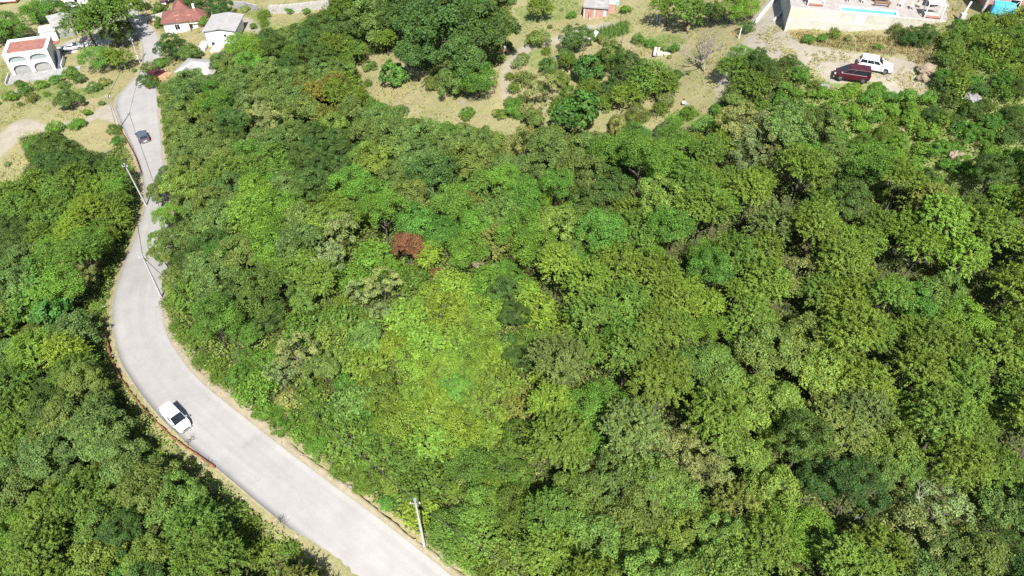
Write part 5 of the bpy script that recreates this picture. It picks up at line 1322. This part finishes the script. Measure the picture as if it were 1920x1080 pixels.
# 4 white house with a grey sheet roof
A, yw, w = frame((392,88), (430,100))
t = thing('white_house', 'white house with a pale grey sheet roof at the forest edge', 'house', A + Vector((0, 0, 1.3)), yaw_of(at(392,88), at(436,80)))
W4, D4 = 6.2, 7.5
box('walls', WHITE, t, 0, W4, 0, D4, -2.5, 2.3)
GR = mat('grey_sheet_roof', (.30, .285, .28), .8, .08, .7, .3)
MB().hexa([(-.4,-.4,2.2),(W4*.55,-.4,2.75),(W4*.55,D4+.4,2.75),(-.4,D4+.4,2.2),(-.4,-.4,2.32),(W4*.55,-.4,2.9),(W4*.55,D4+.4,2.9),(-.4,D4+.4,2.32)]).build('roof', GR, t)
MB().hexa([(W4*.55+.01,-.4,2.74),(W4+.5,-.4,2.2),(W4+.5,D4+.4,2.2),(W4*.55+.01,D4+.4,2.74),(W4*.55+.01,-.4,2.89),(W4+.5,-.4,2.32),(W4+.5,D4+.4,2.32),(W4*.55+.01,D4+.4,2.89)]).build('roof', GR, t)
window(t, 3.9, 4.4, 0, .9, 1.5); window(t, .8, 1.5, 0, -1.2, -.2)
box('porch_wall', WHITE, t, 1.2, 5.6, -3.0, -.02, -3.2, -.8); box('step', CONC_PALE, t, -1.8, -.05, -2.5, 1.5, -2.5, -.6)
box('gutter_pipe', STEELGREY, t, -.12, -.02, -.12, -.02, -2.2, 2.1)
# 5 low house with a folded grey roof under the trees
A, yw, w = frame((338,150), (400,146))
t = thing('low_house', 'low house with a folded grey roof and a white gable among the trees', 'house', A, yw)
W5, D5 = 7.2, 5.0
box('walls', WHITE, t, .2, W5 - .2, .2, D5 - .2, -1, 2.0)
hip('roof', -.4, W5 + .5, -.5, D5 + .4, 2.0, 1.1, 2.4, W5 - 2.2, GR, t)
MB().prism([(1.9, .9), (3.9, .9), (3.9, 2.2), (2.9, 2.75), (1.9, 2.2)], -1.1, .19).build('gable', WHITE, t)
MB().add([(1.6,-1.35,2.12),(2.9,-1.35,2.86),(4.2,-1.35,2.12),(1.6,1.2,2.5),(2.9,1.6,2.95),(4.2,1.2,2.5),(1.6,-1.35,2.02),(2.9,-1.35,2.76),(4.2,-1.35,2.02)], [(0,1,4,3),(1,2,5,4),(0,6,7,1),(1,7,8,2),(3,4,5)]).build('gable_roof', GR, t)
box('gable_fascia', mat('blue_grey_paint', (.10, .11, .17)), t, 1.7, 4.1, -1.39, -1.36, 1.95, 2.05)
box('white_annex', WHITE, t, 4.4, 5.6, -2.2, -.2, -.8, 1.2)
# terracotta yard strip by the dark red car
q = at(312, 143)
t = tag(box('terracotta_yard', mat('terracotta', (.40, .22, .14), .9, .15, 2), None, q.x - 3, q.x + 2.6, q.y - 2.4, q.y + 1.6, q.z - .5, q.z + .1), 'terracotta paved yard strip beside the dark red car', 'yard')
# 6 far white buildings cut by the upper edge
for (a, b, W6, D6, H6, lab, rm) in (((126,18),(150,14),3.6,5,2.6,'white flat-roofed outbuilding at the upper edge left of the street', WHITE),
        ((150,14),(185,14),5.0,6,3.4,'white house with red and grey roofs at the upper edge', GR)):
    A, yw, w = frame(a, b)
    t = thing('white_outbuilding', lab, 'house', A, yw)
    box('walls', WHITE, t, 0, W6, 0, D6, -.5, H6); box('roof', rm, t, -.2, W6 + .2, -.2, D6 + .2, H6 + .001, H6 + .15)
    window(t, W6 - 1.3, W6 - .6, 0, 1.4, 2.1); box('door', STEELGREY, t, .5, 1.2, -.03, -.001, -.3, 1.6)
    if W6 > 4: box('red_roof', REDROOF, t, -.1, 2.2, .6, D6, H6 + .16, H6 + .35)
A, yw, w = frame((312,12), (330,10))
t = thing('awning', 'white square awning over the top of the street', 'awning', A, yw)
MB().add([(-.2,-.2,2.3),(2.8,-.2,2.3),(2.8,2.8,2.3),(-.2,2.8,2.3),(1.3,1.3,2.8),(-.2,-.2,2.2),(2.8,-.2,2.2),(2.8,2.8,2.2),(-.2,2.8,2.2)], [(0,1,4),(1,2,4),(2,3,4),(3,0,4),(5,6,1,0),(6,7,2,1),(7,8,3,2),(8,5,0,3)]).build('canopy', WHITE, t)
for x_ in (0, 2.6):
    for y_ in (0, 2.6): box('post', STEELGREY, t, x_ - .04, x_ + .04, y_ - .04, y_ + .04, -.3, 2.2)
# concrete yard wall by the red house, and the retaining wall
def wall_along(name, label, pixels, h, th, m, seg=2.0, zoff=-.6, cap=None, part='wall_block', level=None):
    pts = resample([at(*p) for p in pixels], seg)
    o0 = pts[0].copy(); t = thing(name, label, 'wall', o0)
    for a, b in zip(pts[:-1], pts[1:]):
        L_ = math.hypot(b.x - a.x, b.y - a.y); yw_ = math.atan2(b.y - a.y, b.x - a.x); dz = tz(b.x, b.y) - tz(a.x, a.y); q_ = R.uniform(-.03, .03)
        def slab(x0, x1, y0, y1, z0, z1):
            g = lambda x, z: z + dz * x / L_
            return MB().hexa([(x0, y0, g(x0, z0)), (x1, y0, g(x1, z0)), (x1, y1, g(x1, z0)), (x0, y1, g(x0, z0)), (x0, y0, g(x0, z1)), (x1, y0, g(x1, z1)), (x1, y1, g(x1, z1)), (x0, y1, g(x0, z1))])
        o = slab(.006, L_ - .006, 0, th, zoff, h + q_).build(part, m, t, loc=(a.x - o0.x, a.y - o0.y, tz(a.x, a.y) - o0.z), rotz=yw_)
    return t
wall_along('yard_wall', 'pale concrete yard wall left of the red-tiled house', [(262,42),(290,36),(312,30)], 1.0, .25, CONC_PALE)
wall_along('retaining_wall', 'weathered pale retaining wall at the top of the dry yard', [(505,27),(540,25),(580,21),(618,17)], 1.9, .6, ST_M, 2.2)
wall_along('retaining_wall', 'short grey retaining wall bending behind the little olive tree', [(437,16),(460,16),(482,22)], 1.5, .5, CONC, 2.0)
wall_along('garden_fence_wall', 'thin green mesh fence on top of the retaining wall', [(505,20),(560,16),(612,11)], .9, .05, mat('green_mesh', (.06, .16, .08), .7), 2.0, 1.2, None, 'fence_panel')
wall_along('field_edge_wall', 'low grey wall at the left edge beside the lane', [(-10,190),(20,182),(42,176)], .6, .3, CONC, 1.8)

# ------------------------------------------------------------------ brick shed, garden bits
A, yw, w = frame((1096,34), (1134,31))
t = thing('brick_shed', 'small brick shed with a grey slab roof at the top of the field', 'shed', A, yw)
BR = brick_mat('red_brick', (.38, .15, .11), (.30, .11, .08), (.42, .38, .34), 3.0, .5, .25, .03)
box('wall', BR, t, 0, 1.6, 0, .2, -.3, 2.1); box('wall', BR, t, 1.9, 3.3, 0, .2, -.3, 2.1); box('concrete_pier', CONC_PALE, t, 1.6, 1.9, -.02, .22, -.3, 2.1); box('concrete_pier', CONC_PALE, t, -.28, -.002, -.02, .24, -.3, 2.1)
box('metal_door', mat('bluish_metal', (.38, .42, .50), .4), t, 3.32, 3.9, .0, .1, -.3, 2.1)
box('side_wall', BR, t, -.2, 0, .25, 3.2, -.3, 2.1); box('side_wall', BR, t, 3.9, 4.1, .0, 3.2, -.3, 2.1)
box('roof_slab', CONC, t, -.4, 4.3, -.3, 3.5, 2.1, 2.28); box('lean_to', BR, t, 4.12, 5.4, 1.0, 3.2, -.3, 2.5)
box('tool', DARKWOOD, t, .7, .78, -.2, -.12, -.1, 1.2); box('tool', DARKWOOD, t, 1.1, 1.16, -.25, -.2, -.1, 1.0); box('white_bucket', WHITE, t, .9, 1.15, -.45, -.25, -.1, .25, .04)
q = at(1157, 10)
t = thing('water_barrel', 'small turquoise barrel beside the brick shed', 'barrel', q)
MB().tube([(0,0,-.05),(0,0,.1),(0,0,.8),(0,0,.88)], [.33,.38,.38,.33], 16).build('drum', mat('turquoise_plastic', (.25,.50,.45), .5), t, smooth=False); MB().tube([(0,0,.881),(0,0,.91)], .2, 12).build('lid', WHITE, t)
q = at(1108, 74)
t = thing('garden_lounger', 'white plastic lounger beside the dark round garden tree', 'chair', q, .5)
box('seat', WHITE, t, -1.0, .5, -.45, .45, .35, .45, .03)
MB().hexa([(.5,-.45,.35),(.6,-.45,.35),(.6,.45,.35),(.5,.45,.35),(1.1,-.45,1.25),(1.2,-.45,1.25),(1.2,.45,1.25),(1.1,.45,1.25)]).build('backrest', WHITE, t)
for x_ in (-.9, .4):
    for y_ in (-.38, .38): box('leg', WHITE, t, x_ - .05, x_ + .05, y_ - .05, y_ + .05, -.05, .345)
q = at(1248, 98)
t = thing('concrete_slab', 'square pale slab lying in the garden left of the bare tree', 'slab', q, -.25)
box('slab', CREAM, t, -1.3, 1.3, -1.0, 1.0, -.3, .25, .03); box('kerb', CONC_PALE, t, -1.9, -1.4, -1.1, .8, -.3, .35, .03)
q = at(947, 100)
t = thing('garden_cart', 'small orange and white cart at the shaded path corner', 'cart', q, .3)
box('tray', mat('orange_plastic', (.6, .25, .05), .5), t, -.45, .45, -.3, .3, .35, .6, .03); box('load', WHITE, t, -.2, .25, -.2, .2, .61, 1.3, .05)
for s in (-1, 1): MB().tube([(0, s * .33, .25), (0, s * .39, .25)], .25, 14).build('wheel', TYRE, t)
MB().tube([(-.45, 0, .5), (-1.1, 0, .9)], .03, 6).build('handle', RUST, t)
# posts and stakes
for i, (px, py, lab) in enumerate([(1231,40,'white post pair under the olive fruit tree'),(1237,42,'second white post under the olive fruit tree'),(1385,72,'short white post beside the dark bush at the drive'),(1138,88,'leaning pale stake in the garden right of the white lounger'),(1128,85,'brown stake next to the leaning pale stake'),(1166,82,'thin pale pole at the top of the central thicket'),(945,112,'thin stake by the orange cart')]):
    q = at(px, py); t = thing('garden_post', lab, 'post', q, R.uniform(0, 3))
    b = MB().tube([(0, 0, -.2), (R.uniform(-.15, .15), R.uniform(-.1, .1), 1.6)], .07, 7).build('stake', BARK_PALE if i in (3, 5) else (DARKWOOD if i in (4, 6) else WHITE), t)
    MB().tube([(-.12, 0, .5), (.14, 0, .55)], .05, 6).build('tie', CONC, t)
# crop rows
q = at(1140, 66)
ks = np.arange(1500); n_ = len(ks)
mx_ = q.x - 3.2 + (ks % 10) * .72 + NP.normal(size=n_) * .08; my_ = q.y - 2 + NP.random(n_) * 4.2 + (ks % 10) * .12
t = tag(link('maize_rows', blades_mesh('maize_rows', mx_, my_, terrain(mx_, my_), .75, .07, .4)), 'rows of fresh green maize in front of the brick shed', 'crop', None, 'stuff'); t['tint'] = [.085, .17, .04]

# bare tree
q = at(1322, 134)
t = thing('bare_tree', 'leafless grey-brown tree lying open over the dry garden slope', 'tree', q)
b = MB()
rr = random.Random(5)
def branch(b, p, d, L_, r, lev):
    n = 3; pts = [p]
    for i in range(n):
        d = (d + Vector((rr.uniform(-.25, .25), rr.uniform(-.25, .25), rr.uniform(-.1, .22)))).normalized(); pts.append(pts[-1] + d * L_ / n)
    b.tube(pts, [r, r * .8, r * .6, r * .4], 6 if lev < 2 else 4)
    if lev < 4:
        for k in range(4 if lev < 2 else 3):
            s = pts[1 + rr.randrange(3)]
            nd_ = (d + Vector((rr.uniform(-1, 1), rr.uniform(-1, 1), rr.uniform(-.2, .7))) * .95).normalized()
            branch(b, s, nd_, L_ * rr.uniform(.55, .78), r * .55, lev + 1)
BT = mat('grey_dead_wood', (.26, .22, .19), .9, .2, 3)
branch(b, Vector((0, 0, -.2)), Vector((-.35, .25, .9)), 2.6, .17, 0)
b.build('trunk', BT, t)
b = MB()
for k in range(4): branch(b, Vector((-.5, .3, 1.3)), Vector((rr.uniform(-1, .6), rr.uniform(-.5, .8), rr.uniform(.25, .7))).normalized(), 2.6, .10, 1)
b.build('branches', BT, t)
# bare branches that stick out of the canopy
def dead(px, py, h, lab, L_=1.6, m=None, pale=True):
    q = at(px, py, h); z = q.z + h - 1.0
    t = thing('dead_branch', lab, 'branch', (q.x, q.y, z), rr.uniform(0, 6))
    b = MB(); branch(b, Vector((0, 0, -.8)), Vector((rr.uniform(-.9, .9), rr.uniform(-.5, .5), .35)).normalized(), L_ - .3, .055, 2)
    b.build('limb', m or mat('bleached_wood', (.27, .255, .23), .9, .1, 3), t)
for a in [(1228,873,7.2,'bleached white limb poking out of the pale oak low in the wood'),(810,358,5.5,'twisted white dead limb left in the dusky upper oak'),(838,365,5.5,'twisted white dead limb right in the dusky upper oak'),
          (1740,925,7,'long pale limb in the tall pale tree'),(1630,945,6,'broken pale limb in the lower right wood'),(565,690,3.5,'white limb beside the pale scrub oak'),(360,258,5,'thin white limb in the upper left wood'),
          (130,825,5,'bleached limb in the left forest below the rail'),(210,858,5,'small pale limb in the lower left forest'),(735,412,3,'grey brushy limb above the red-leaved tree'),(1785,768,7,'single white limb in the right wood')]: dead(*a)
for px, py, lab in ((630,1078,'dark leafless bush overhanging the bottom of the road'),(612,1080,'dark spiky bush at the bottom left road edge'),(524,978,'thin grey leafless shrub at the road edge'),(355,826,'dry bush at the guard rail beside the white van'),(398,868,'dry bush at the near end of the guard rail')):
    q = at(px, py, .5); t = thing('leafless_shrub', lab, 'shrub', q)
    b = MB()
    for k in range(7): branch(b, Vector((rr.uniform(-.3, .3), rr.uniform(-.3, .3), -.1)), Vector((rr.uniform(-.6, .6), rr.uniform(-.6, .6), 1)).normalized(), 1.0, .03, 3)
    b.build('twigs', BARK, t)

# ------------------------------------------------------------------ rocks
ROCK = mat('limestone', (.25, .24, .23), .95, .2, 1.6, .8, col2=(.14, .135, .13))
OCHRE = mat('ochre_rock', (.27, .225, .155), .95, .2, 1.4, .8, col2=(.17, .125, .08))
def rock(px, py, s, lab, m=ROCK, n=1, cat='rock', h=0):
    q = at(px, py, h)
    t = thing('boulder', lab, cat, (q.x, q.y, tz(q.x, q.y) + h))
    for k in range(n):
        bm = bmesh.new(); bmesh.ops.create_icosphere(bm, subdivisions=3, radius=1)
        o_ = Vector((R.uniform(0, 50), R.uniform(0, 50), 0))
        for v in bm.verts:
            c = v.co.copy(); v.co *= 1 + .35 * mnoise.noise(c * 1.2 + o_) + .22 * mnoise.noise(c * 3 + o_) + .16 * mnoise.cell(c * 1.6 + o_)
        sx = s * R.uniform(.7, 1.2)
        bmesh.ops.scale(bm, vec=(sx, sx * R.uniform(.6, .9), sx * R.uniform(.45, .7)), verts=bm.verts)
        me = bpy.data.meshes.new('stone'); bm.to_mesh(me); bm.free(); me.materials.append(m)
        a = 2.4 * k; link('stone', me, t, (math.cos(a) * s * .8 * (k > 0), math.sin(a) * s * .6 * (k > 0), s * .12 * (k % 2)), R.uniform(0, 6))
rock(1824, 184, .62, 'heap of grey limestone boulders on the right scrub slope', n=8, h=.5)
rock(1796, 293, .75, 'ochre and cream boulder pair on the scrub slope', OCHRE, 3, h=.5)
rock(1745, 133, .9, 'broken reddish rock face at the right end of the parking', OCHRE, 5)
rock(1738, 150, .7, 'pale rock at the foot of the broken face', OCHRE, 2)
rock(1548, 165, .6, 'grey rock left of the fern bushes', n=2); rock(1533, 178, .5, 'flat grey rock low left of the fern bushes', n=2)
rock(1690, 243, .6, 'cream rock in the scrub under the fern bushes', OCHRE, 1, h=.5); rock(1630, 178, .7, 'reddish earth lump between the fern bushes', OCHRE, 3)
rock(933, 265, .45, 'white stone under the meadow edge trees', n=1, h=.5); rock(868, 192, .4, 'white stone below the meadow tree pair'); rock(655, 913, .22, 'white stone on the sandy verge', n=1); rock(1214, 260, .25, 'small white stone at the garden corner')
rock(1040, 108, .45, 'grey stone in the green garden bed'); rock(1700, 60, .3, 'small stone at the foot of the cream wall'); rock(895, 497, .5, 'cream cliff of bare earth in the middle of the slope', OCHRE, 4, h=1.0); rock(930, 500, .4, 'pale bare rock right of the little cliff', OCHRE, 2, h=1.0)
rock(165, 680, .3, 'white scrap lying in the left forest', WHITE, 1, h=2.5)
LITTER = mat('roadside_stone', (.45, .40, .33), .95, .2, 3)
b = MB()
for k in range(420):
    i = R.randrange(2, NR - 2); sd = R.choice((0, -1)); e_ = Vector(ROADZ[i][sd]); o_ = (Vector(ROADZ[i][0]) - Vector(ROADZ[i][-1])).normalized() * (1 if sd == 0 else -1)
    p = e_ + o_ * R.uniform(.1, 1.4); s = R.uniform(.03, .11); p.z = max(tz(p.x, p.y), e_.z - .1) + s * .3
    b.add([(p.x - s, p.y, p.z), (p.x, p.y - s * .8, p.z), (p.x + s, p.y, p.z), (p.x, p.y + s, p.z), (p.x, p.y, p.z + s * .8), (p.x, p.y, p.z - s)], [(0,1,4),(1,2,4),(2,3,4),(3,0,4),(1,0,5),(2,1,5),(3,2,5),(0,3,5)])
tag(b.build('roadside_gravel', LITTER), 'loose stones scattered along both sandy verges', 'gravel', None, 'stuff')

# ------------------------------------------------------------------ villa terrace
TZ = 19.3
A = at_z(1483, 14, TZ); B = at_z(1799, 43, TZ)
yw = yaw_of(A, B); TL = math.hypot(B.x - A.x, B.y - A.y)
lp = local(A, yw)
def T(px, py, z=TZ): return lp(px, py, z)
terr = thing('pool_terrace', 'cream-walled terrace with a long narrow pool above the parking', 'terrace', (A.x, A.y, TZ), yw)
WALLM = mat('cream_wall', (.42, .40, .35), .9, .08, .5, .2); PAVE = brick_mat('terrace_paving', (.42, .36, .34), (.38, .33, .31), (.30, .27, .25), .9, .5, .5, .015)
x1, _ = T(1528, 12); 
seg = [(0, 3.0, mat('stone_faced_wall', (.40, .35, .27), .95, .25, 1.8, .6, col2=(.50, .46, .38))), (3.0, 7.2, CREAM), (7.2, TL * .62, WALLM), (TL * .62, TL, mat('stippled_wall', (.40, .38, .32), .95, .15, 3, .4))]
for (a, c, m) in seg: box('wall_panel', m, terr, a + .005, c - .005, 0, .35, -1.9 if a < 12 else -3.2, -.02)
box('wall_footing', WALLM, terr, -.05, TL * .62, -.12, -.003, -4.6, -1.5)
box('side_wall', DARK if False else WALLM, terr, -.001, .35, .36, 14, -4.6, -.02)
px0, py0 = T(1576, 24); px1, py1 = T(1683, 34)
pw = 1.5
# deck built round the pool, so that the basin is a real hole
PX0, PX1, PY0, PY1 = px0 + .25, px1, .47, .47 + pw
box('deck', PAVE, terr, 0, PX0 - .25, .36, 15, -.25, 0); box('deck', PAVE, terr, PX1 + .25, TL + .3, .36, 15, -.25, 0)
box('deck', PAVE, terr, PX0 - .245, PX1 + .245, PY1 + .25, 15, -.25, 0)
box('pool_rim', WHITE, terr, PX0 - .24, PX1 + .24, .36, PY0, -.25, .06); box('pool_rim', WHITE, terr, PX0 - .24, PX1 + .24, PY1, PY1 + .24, -.25, .06)
box('pool_rim', WHITE, terr, PX0 - .24, PX0, PY0 + .002, PY1 - .002, -.25, .06); box('pool_rim', WHITE, terr, PX1, PX1 + .24, PY0 + .002, PY1 - .002, -.25, .06)
POOLT = mat('pool_tiles', (.10, .42, .55), .3, .12, 2); box('pool_basin', POOLT, terr, PX0 + .002, PX1 - .002, PY0 + .002, PY1 - .002, -1.4, -1.25)
wm = bpy.data.materials.new('pool_water'); wm.use_nodes = True; b_ = wm.node_tree.nodes['Principled BSDF']; b_.inputs['Base Color'].default_value = (.10, .45, .60, 1); b_.inputs['Roughness'].default_value = .05; b_.inputs['Alpha'].default_value = .8
box('pool_water', wm, terr, PX0 + .004, PX1 - .004, PY0 + .004, PY1 - .004, -.14, -.12)
box('leaning_panel', WHITE, terr, 9.0, 10.4, -.10, -.003, -1.75, -.1)
# access ramp with a white kerb, left of the terrace
def strip_obj(name, label, cat, pts, w, h, m):
    o0 = pts[0].copy(); t = thing(name, label, cat, o0)
    for a, c in zip(pts[:-1], pts[1:]):
        d = c - a; L_ = math.hypot(d.x, d.y)
        M_ = Matrix.Translation(a - o0) @ Matrix.Rotation(math.atan2(d.y, d.x), 4, 'Z') @ Matrix.Rotation(-math.atan2(d.z, L_), 4, 'Y')
        MB().box(0.004, d.length - .004, -w / 2, w / 2, -.6, h, M_).build('kerb_segment', m, t)
strip_obj('ramp_kerb', 'white kerb along the left side of the gravel ramp', 'kerb', [at(1418, 42), at(1432, 24), at(1448, 6), at(1462, -14)], .3, .45, WHITE)
strip_obj('ramp_kerb', 'broken stone kerb between the ramp and the terrace corner', 'kerb', [at(1450, 42), at(1462, 28), at(1476, 12), at(1484, -4)], .35, .35, CONC_PALE)
# terrace furniture
def on_t(name, label, cat, px, py, rot=0.0):
    x_, y_ = T(px, py); c, s = math.cos(yw), math.sin(yw)
    return thing(name, label, cat, (A.x + x_ * c - y_ * s, A.y + x_ * s + y_ * c, TZ), yw + rot)
def daybed(t, frame_=True):
    box('base', ROSE, t, -1.1, 1.1, -.7, .7, .12, .35, .03); box('mattress', FABRIC, t, -1.08, 1.08, -.68, .68, .352, .5, .05)
    for x_ in (-1.1, 1.1):
        for y_ in (-.75, .75): box('post', WHITE, t, x_ - .05, x_ + .05, y_ - .05, y_ + .05, 0, 2.0)
    for y_ in (-.75, .75): box('top_bar', WHITE, t, -1.15, 1.15, y_ - .05, y_ + .05, 2.0, 2.08)
    box('canopy_cloth', WHITE, t, -1.1, 1.1, -.69, .69, 2.082, 2.1)
daybed(on_t('daybed', 'canopy daybed with a faded red base at the left of the terrace', 'daybed', 1528, 8))
daybed(on_t('daybed', 'canopy daybed with a faded red base at the right end of the terrace', 'daybed', 1746, 31))
def tbl(t):
    for k in range(5): box('top_board', DARKWOOD, t, -1.1, 1.1, -.42 + k * .17, -.27 + k * .17, .72, .77)
    for x_ in (-.9, .9):
        for y_ in (-.35, .35): box('leg', DARKWOOD, t, x_ - .05, x_ + .05, y_ - .05, y_ + .05, 0, .72)
    box('apron', DARKWOOD, t, -1.0, 1.0, -.03, .03, .6, .715)
tbl(on_t('wooden_table', 'brown wooden dining table at the edge of the pool terrace', 'table', 1652, 4))
def bench(t):
    for k in range(3): box('seat_slat', DARKWOOD, t, -1.1, 1.1, -.2 + k * .14, -.09 + k * .14, .42, .46)
    for k in range(2): box('back_slat', DARKWOOD, t, -1.1, 1.1, .21, .25, .55 + k * .18, .68 + k * .18)
    for x_ in (-.95, .95): box('leg', DARKWOOD, t, x_ - .05, x_ + .05, -.18, .2, 0, .415); box('back_leg', DARKWOOD, t, x_ - .05, x_ + .05, .201, .209, 0, .9)
bench(on_t('wooden_bench', 'brown slatted bench on the pool side of the dining table', 'bench', 1652, 12, math.pi))
bench(on_t('wooden_bench', 'brown slatted bench behind the dining table', 'bench', 1656, -3))
def chair(t, m):
    box('seat', m, t, -.27, .27, -.25, .25, .40, .46, .02); box('backrest', m, t, -.27, .27, .22, .28, .46, .95, .02)
    for x_ in (-.22, .22):
        for y_ in (-.2, .2): box('leg', m, t, x_ - .03, x_ + .03, y_ - .03, y_ + .03, 0, .40)
for px, py, m, lab in ((1590,3,WHITE,'white terrace chair left of the dining table'),(1617,5,WHITE,'white terrace chair closest to the dining table'),(1604,-2,WHITE,'white terrace chair at the upper edge behind the pool'),(1708,17,FABRIC,'beige armchair right of the pool'),(1722,14,FABRIC,'beige armchair under the terrace parasol'),(1688,12,WHITE,'white folding chair at the pool end')):
    chair(on_t('terrace_chair', lab, 'chair', px, py, R.uniform(-.6, .6)), m)
t = on_t('parasol', 'tilted pale parasol over the right part of the terrace', 'parasol', 1752, 14)
MB().tube([(0, 0, 0), (0, 0, 2.6)], .03, 8).build('pole', STEELGREY, t)
cn = [(math.cos(k * math.pi / 4) * 1.5, math.sin(k * math.pi / 4) * 1.5, 2.15) for k in range(8)]
MB().add(cn + [(0, 0, 2.7)] + [(a, b, 2.1) for a, b, c in cn], [(k, (k + 1) % 8, 8) for k in range(8)] + [(9 + k, 9 + (k + 1) % 8, (k + 1) % 8, k) for k in range(8)]).build('canopy', mat('cream_canvas', (.62, .60, .52), .9), t)
t = on_t('house_front', 'shaded dark veranda with white posts behind the terrace', 'veranda', 1600, -6)
for k in range(5): box('post', WHITE, t, k * 3.2 - .12, k * 3.2 + .12, 1.4, 1.64, 0, 2.6)
box('veranda_roof', WHITE, t, -.6, 15.5, 1.2, 5.0, 2.6, 2.8); box('back_wall', DARKWOOD, t, -.6, 15.5, 4.6, 4.8, 0, 2.6)
# gate posts, rocks, brick house and its tank on the right
q = at(1802, 38)
t = thing('gate_pillar', 'white pillar on a pale stone base right of the terrace', 'pillar', q)
box('base', CONC_PALE, t, -.35, .35, -.3, .3, -.5, 1.0, .05); MB().tube([(0, 0, .99), (.3, .05, 2.6)], .13, 10).build('shaft', WHITE, t)
A2, y2, w2 = frame((1835, 27), (1905, 20))
t = thing('brick_house', 'rough red brick building behind the turquoise tank', 'house', (A2.x, A2.y, A2.z), y2 + .15)
box('walls', BR, t, .6, 7, .4, 7, -1, 3.2); box('roof_slab', CONC, t, .3, 7.3, .1, 7.3, 3.2, 3.4); box('concrete_corner', CONC_PALE, t, .3, .58, .2, .62, -1, 3.1)
window(t, 3.2, 4.4, .4, 1.2, 2.3)
q = at(1876, 27)
t = thing('water_tank', 'big turquoise water tank beside the brick building', 'tank', q, y2)
TQ = mat('turquoise_tank', (.07, .42, .62), .5, .08, 1)
MB().box(-1.35, 1.35, -.8, .8, 0, 1.55).build('shell', TQ, t, bevel=.22); box('rib', TQ, t, -.06, .06, -.83, .83, .1, 1.58, .02); MB().tube([(.8, 0, 1.5), (.8, 0, 1.66)], .22, 14).build('lid', TQ, t)
MB().tube([(-.3, -1.0, .2), (1.9, -.7, 2.9)], .05, 7).build('pipe', CONC_PALE, t)

# ------------------------------------------------------------------ the seated person
q = at(1281, 196)
per = thing('person', 'person with dark hair and a white top sitting on the dry grass', 'person', (q.x, q.y, q.z + .0), .2)
def skin(name, verts, edges, rad, m, parent, sub=2, root=0):
    me = bpy.data.meshes.new(name); me.from_pydata(verts, edges, []); me.materials.append(m)
    o = link(name, me, parent)
    s = o.modifiers.new('skin', 'SKIN'); s.use_smooth_shade = True
    for i, r in enumerate(rad):
        me.skin_vertices[0].data[i].radius = (r, r) if not isinstance(r, tuple) else r
    me.skin_vertices[0].data[root].use_root = True
    u = o.modifiers.new('sub', 'SUBSURF'); u.levels = sub; u.render_levels = sub
    return o
SKIN = mat('skin', (.45, .27, .19), .6, .05)
# facing the camera, legs stretched to the right
v = [(0,0,.14),(0,.02,.34),(0,.03,.50),(0,.03,.60),(0,-.01,.66),(0,-.02,.78),(0,-.02,.86),   # pelvis spine neck head
     (-.17,.03,.52),(-.28,-.08,.32),(-.2,-.26,.2),(.17,.03,.52),(.28,-.08,.32),(.22,-.26,.2),      # arms
     (-.1,-.1,.14),(.2,-.42,.3),(.55,-.45,.08),(.66,-.5,.08),(.12,-.06,.14),(.5,-.25,.32),(.85,-.3,.08),(.96,-.34,.08)]
ed = [(0,1),(1,2),(2,3),(3,4),(4,5),(5,6),(2,7),(7,8),(8,9),(2,10),(10,11),(11,12),(0,13),(13,14),(14,15),(15,16),(0,17),(17,18),(18,19),(19,20)]
rd = [(.16,.13),(.14,.11),(.15,.11),.055,.06,.10,.07,.07,.045,.035,.07,.045,.035,.1,.07,.05,.045,.1,.07,.05,.045]
per_body = None
me = bpy.data.meshes.new('body'); me.from_pydata(v, ed, []); me.materials.append(SKIN)
bo = link('body', me, per); sk = bo.modifiers.new('skin', 'SKIN'); sk.use_smooth_shade = True
for i, r in enumerate(rd): me.skin_vertices[0].data[i].radius = r if isinstance(r, tuple) else (r, r)
me.skin_vertices[0].data[0].use_root = True
su = bo.modifiers.new('sub', 'SUBSURF'); su.levels = 1; su.render_levels = 1
MB().tube([(0,0,.1),(0,.01,.3),(0,.03,.5),(0,.03,.585)], [.2,.185,.19,.09], 14).build('white_top', WHITE, per, smooth=True)
for s in (-1, 1): MB().tube([(s*.15,.03,.54),(s*.23,-.03,.42)], [.095,.08], 10).build('sleeve', WHITE, per, smooth=True)
MB().tube([(-.1,-.05,.14),(.2,-.42,.3),(.5,-.44,.1)], [.14,.1,.08], 10).build('trouser_leg', STEELGREY, per, smooth=True)
MB().tube([(.1,-.03,.14),(.5,-.25,.32),(.8,-.29,.1)], [.14,.1,.08], 10).build('trouser_leg', STEELGREY, per, smooth=True)
MB().tube([(0,.01,.70),(0,.03,.76),(0,.02,.86),(0,0,.93),(0,0,.955)], [.09,.135,.14,.09,.02], 14).build('hair', mat('dark_hair', (.015,.012,.01), .6), per, smooth=True)
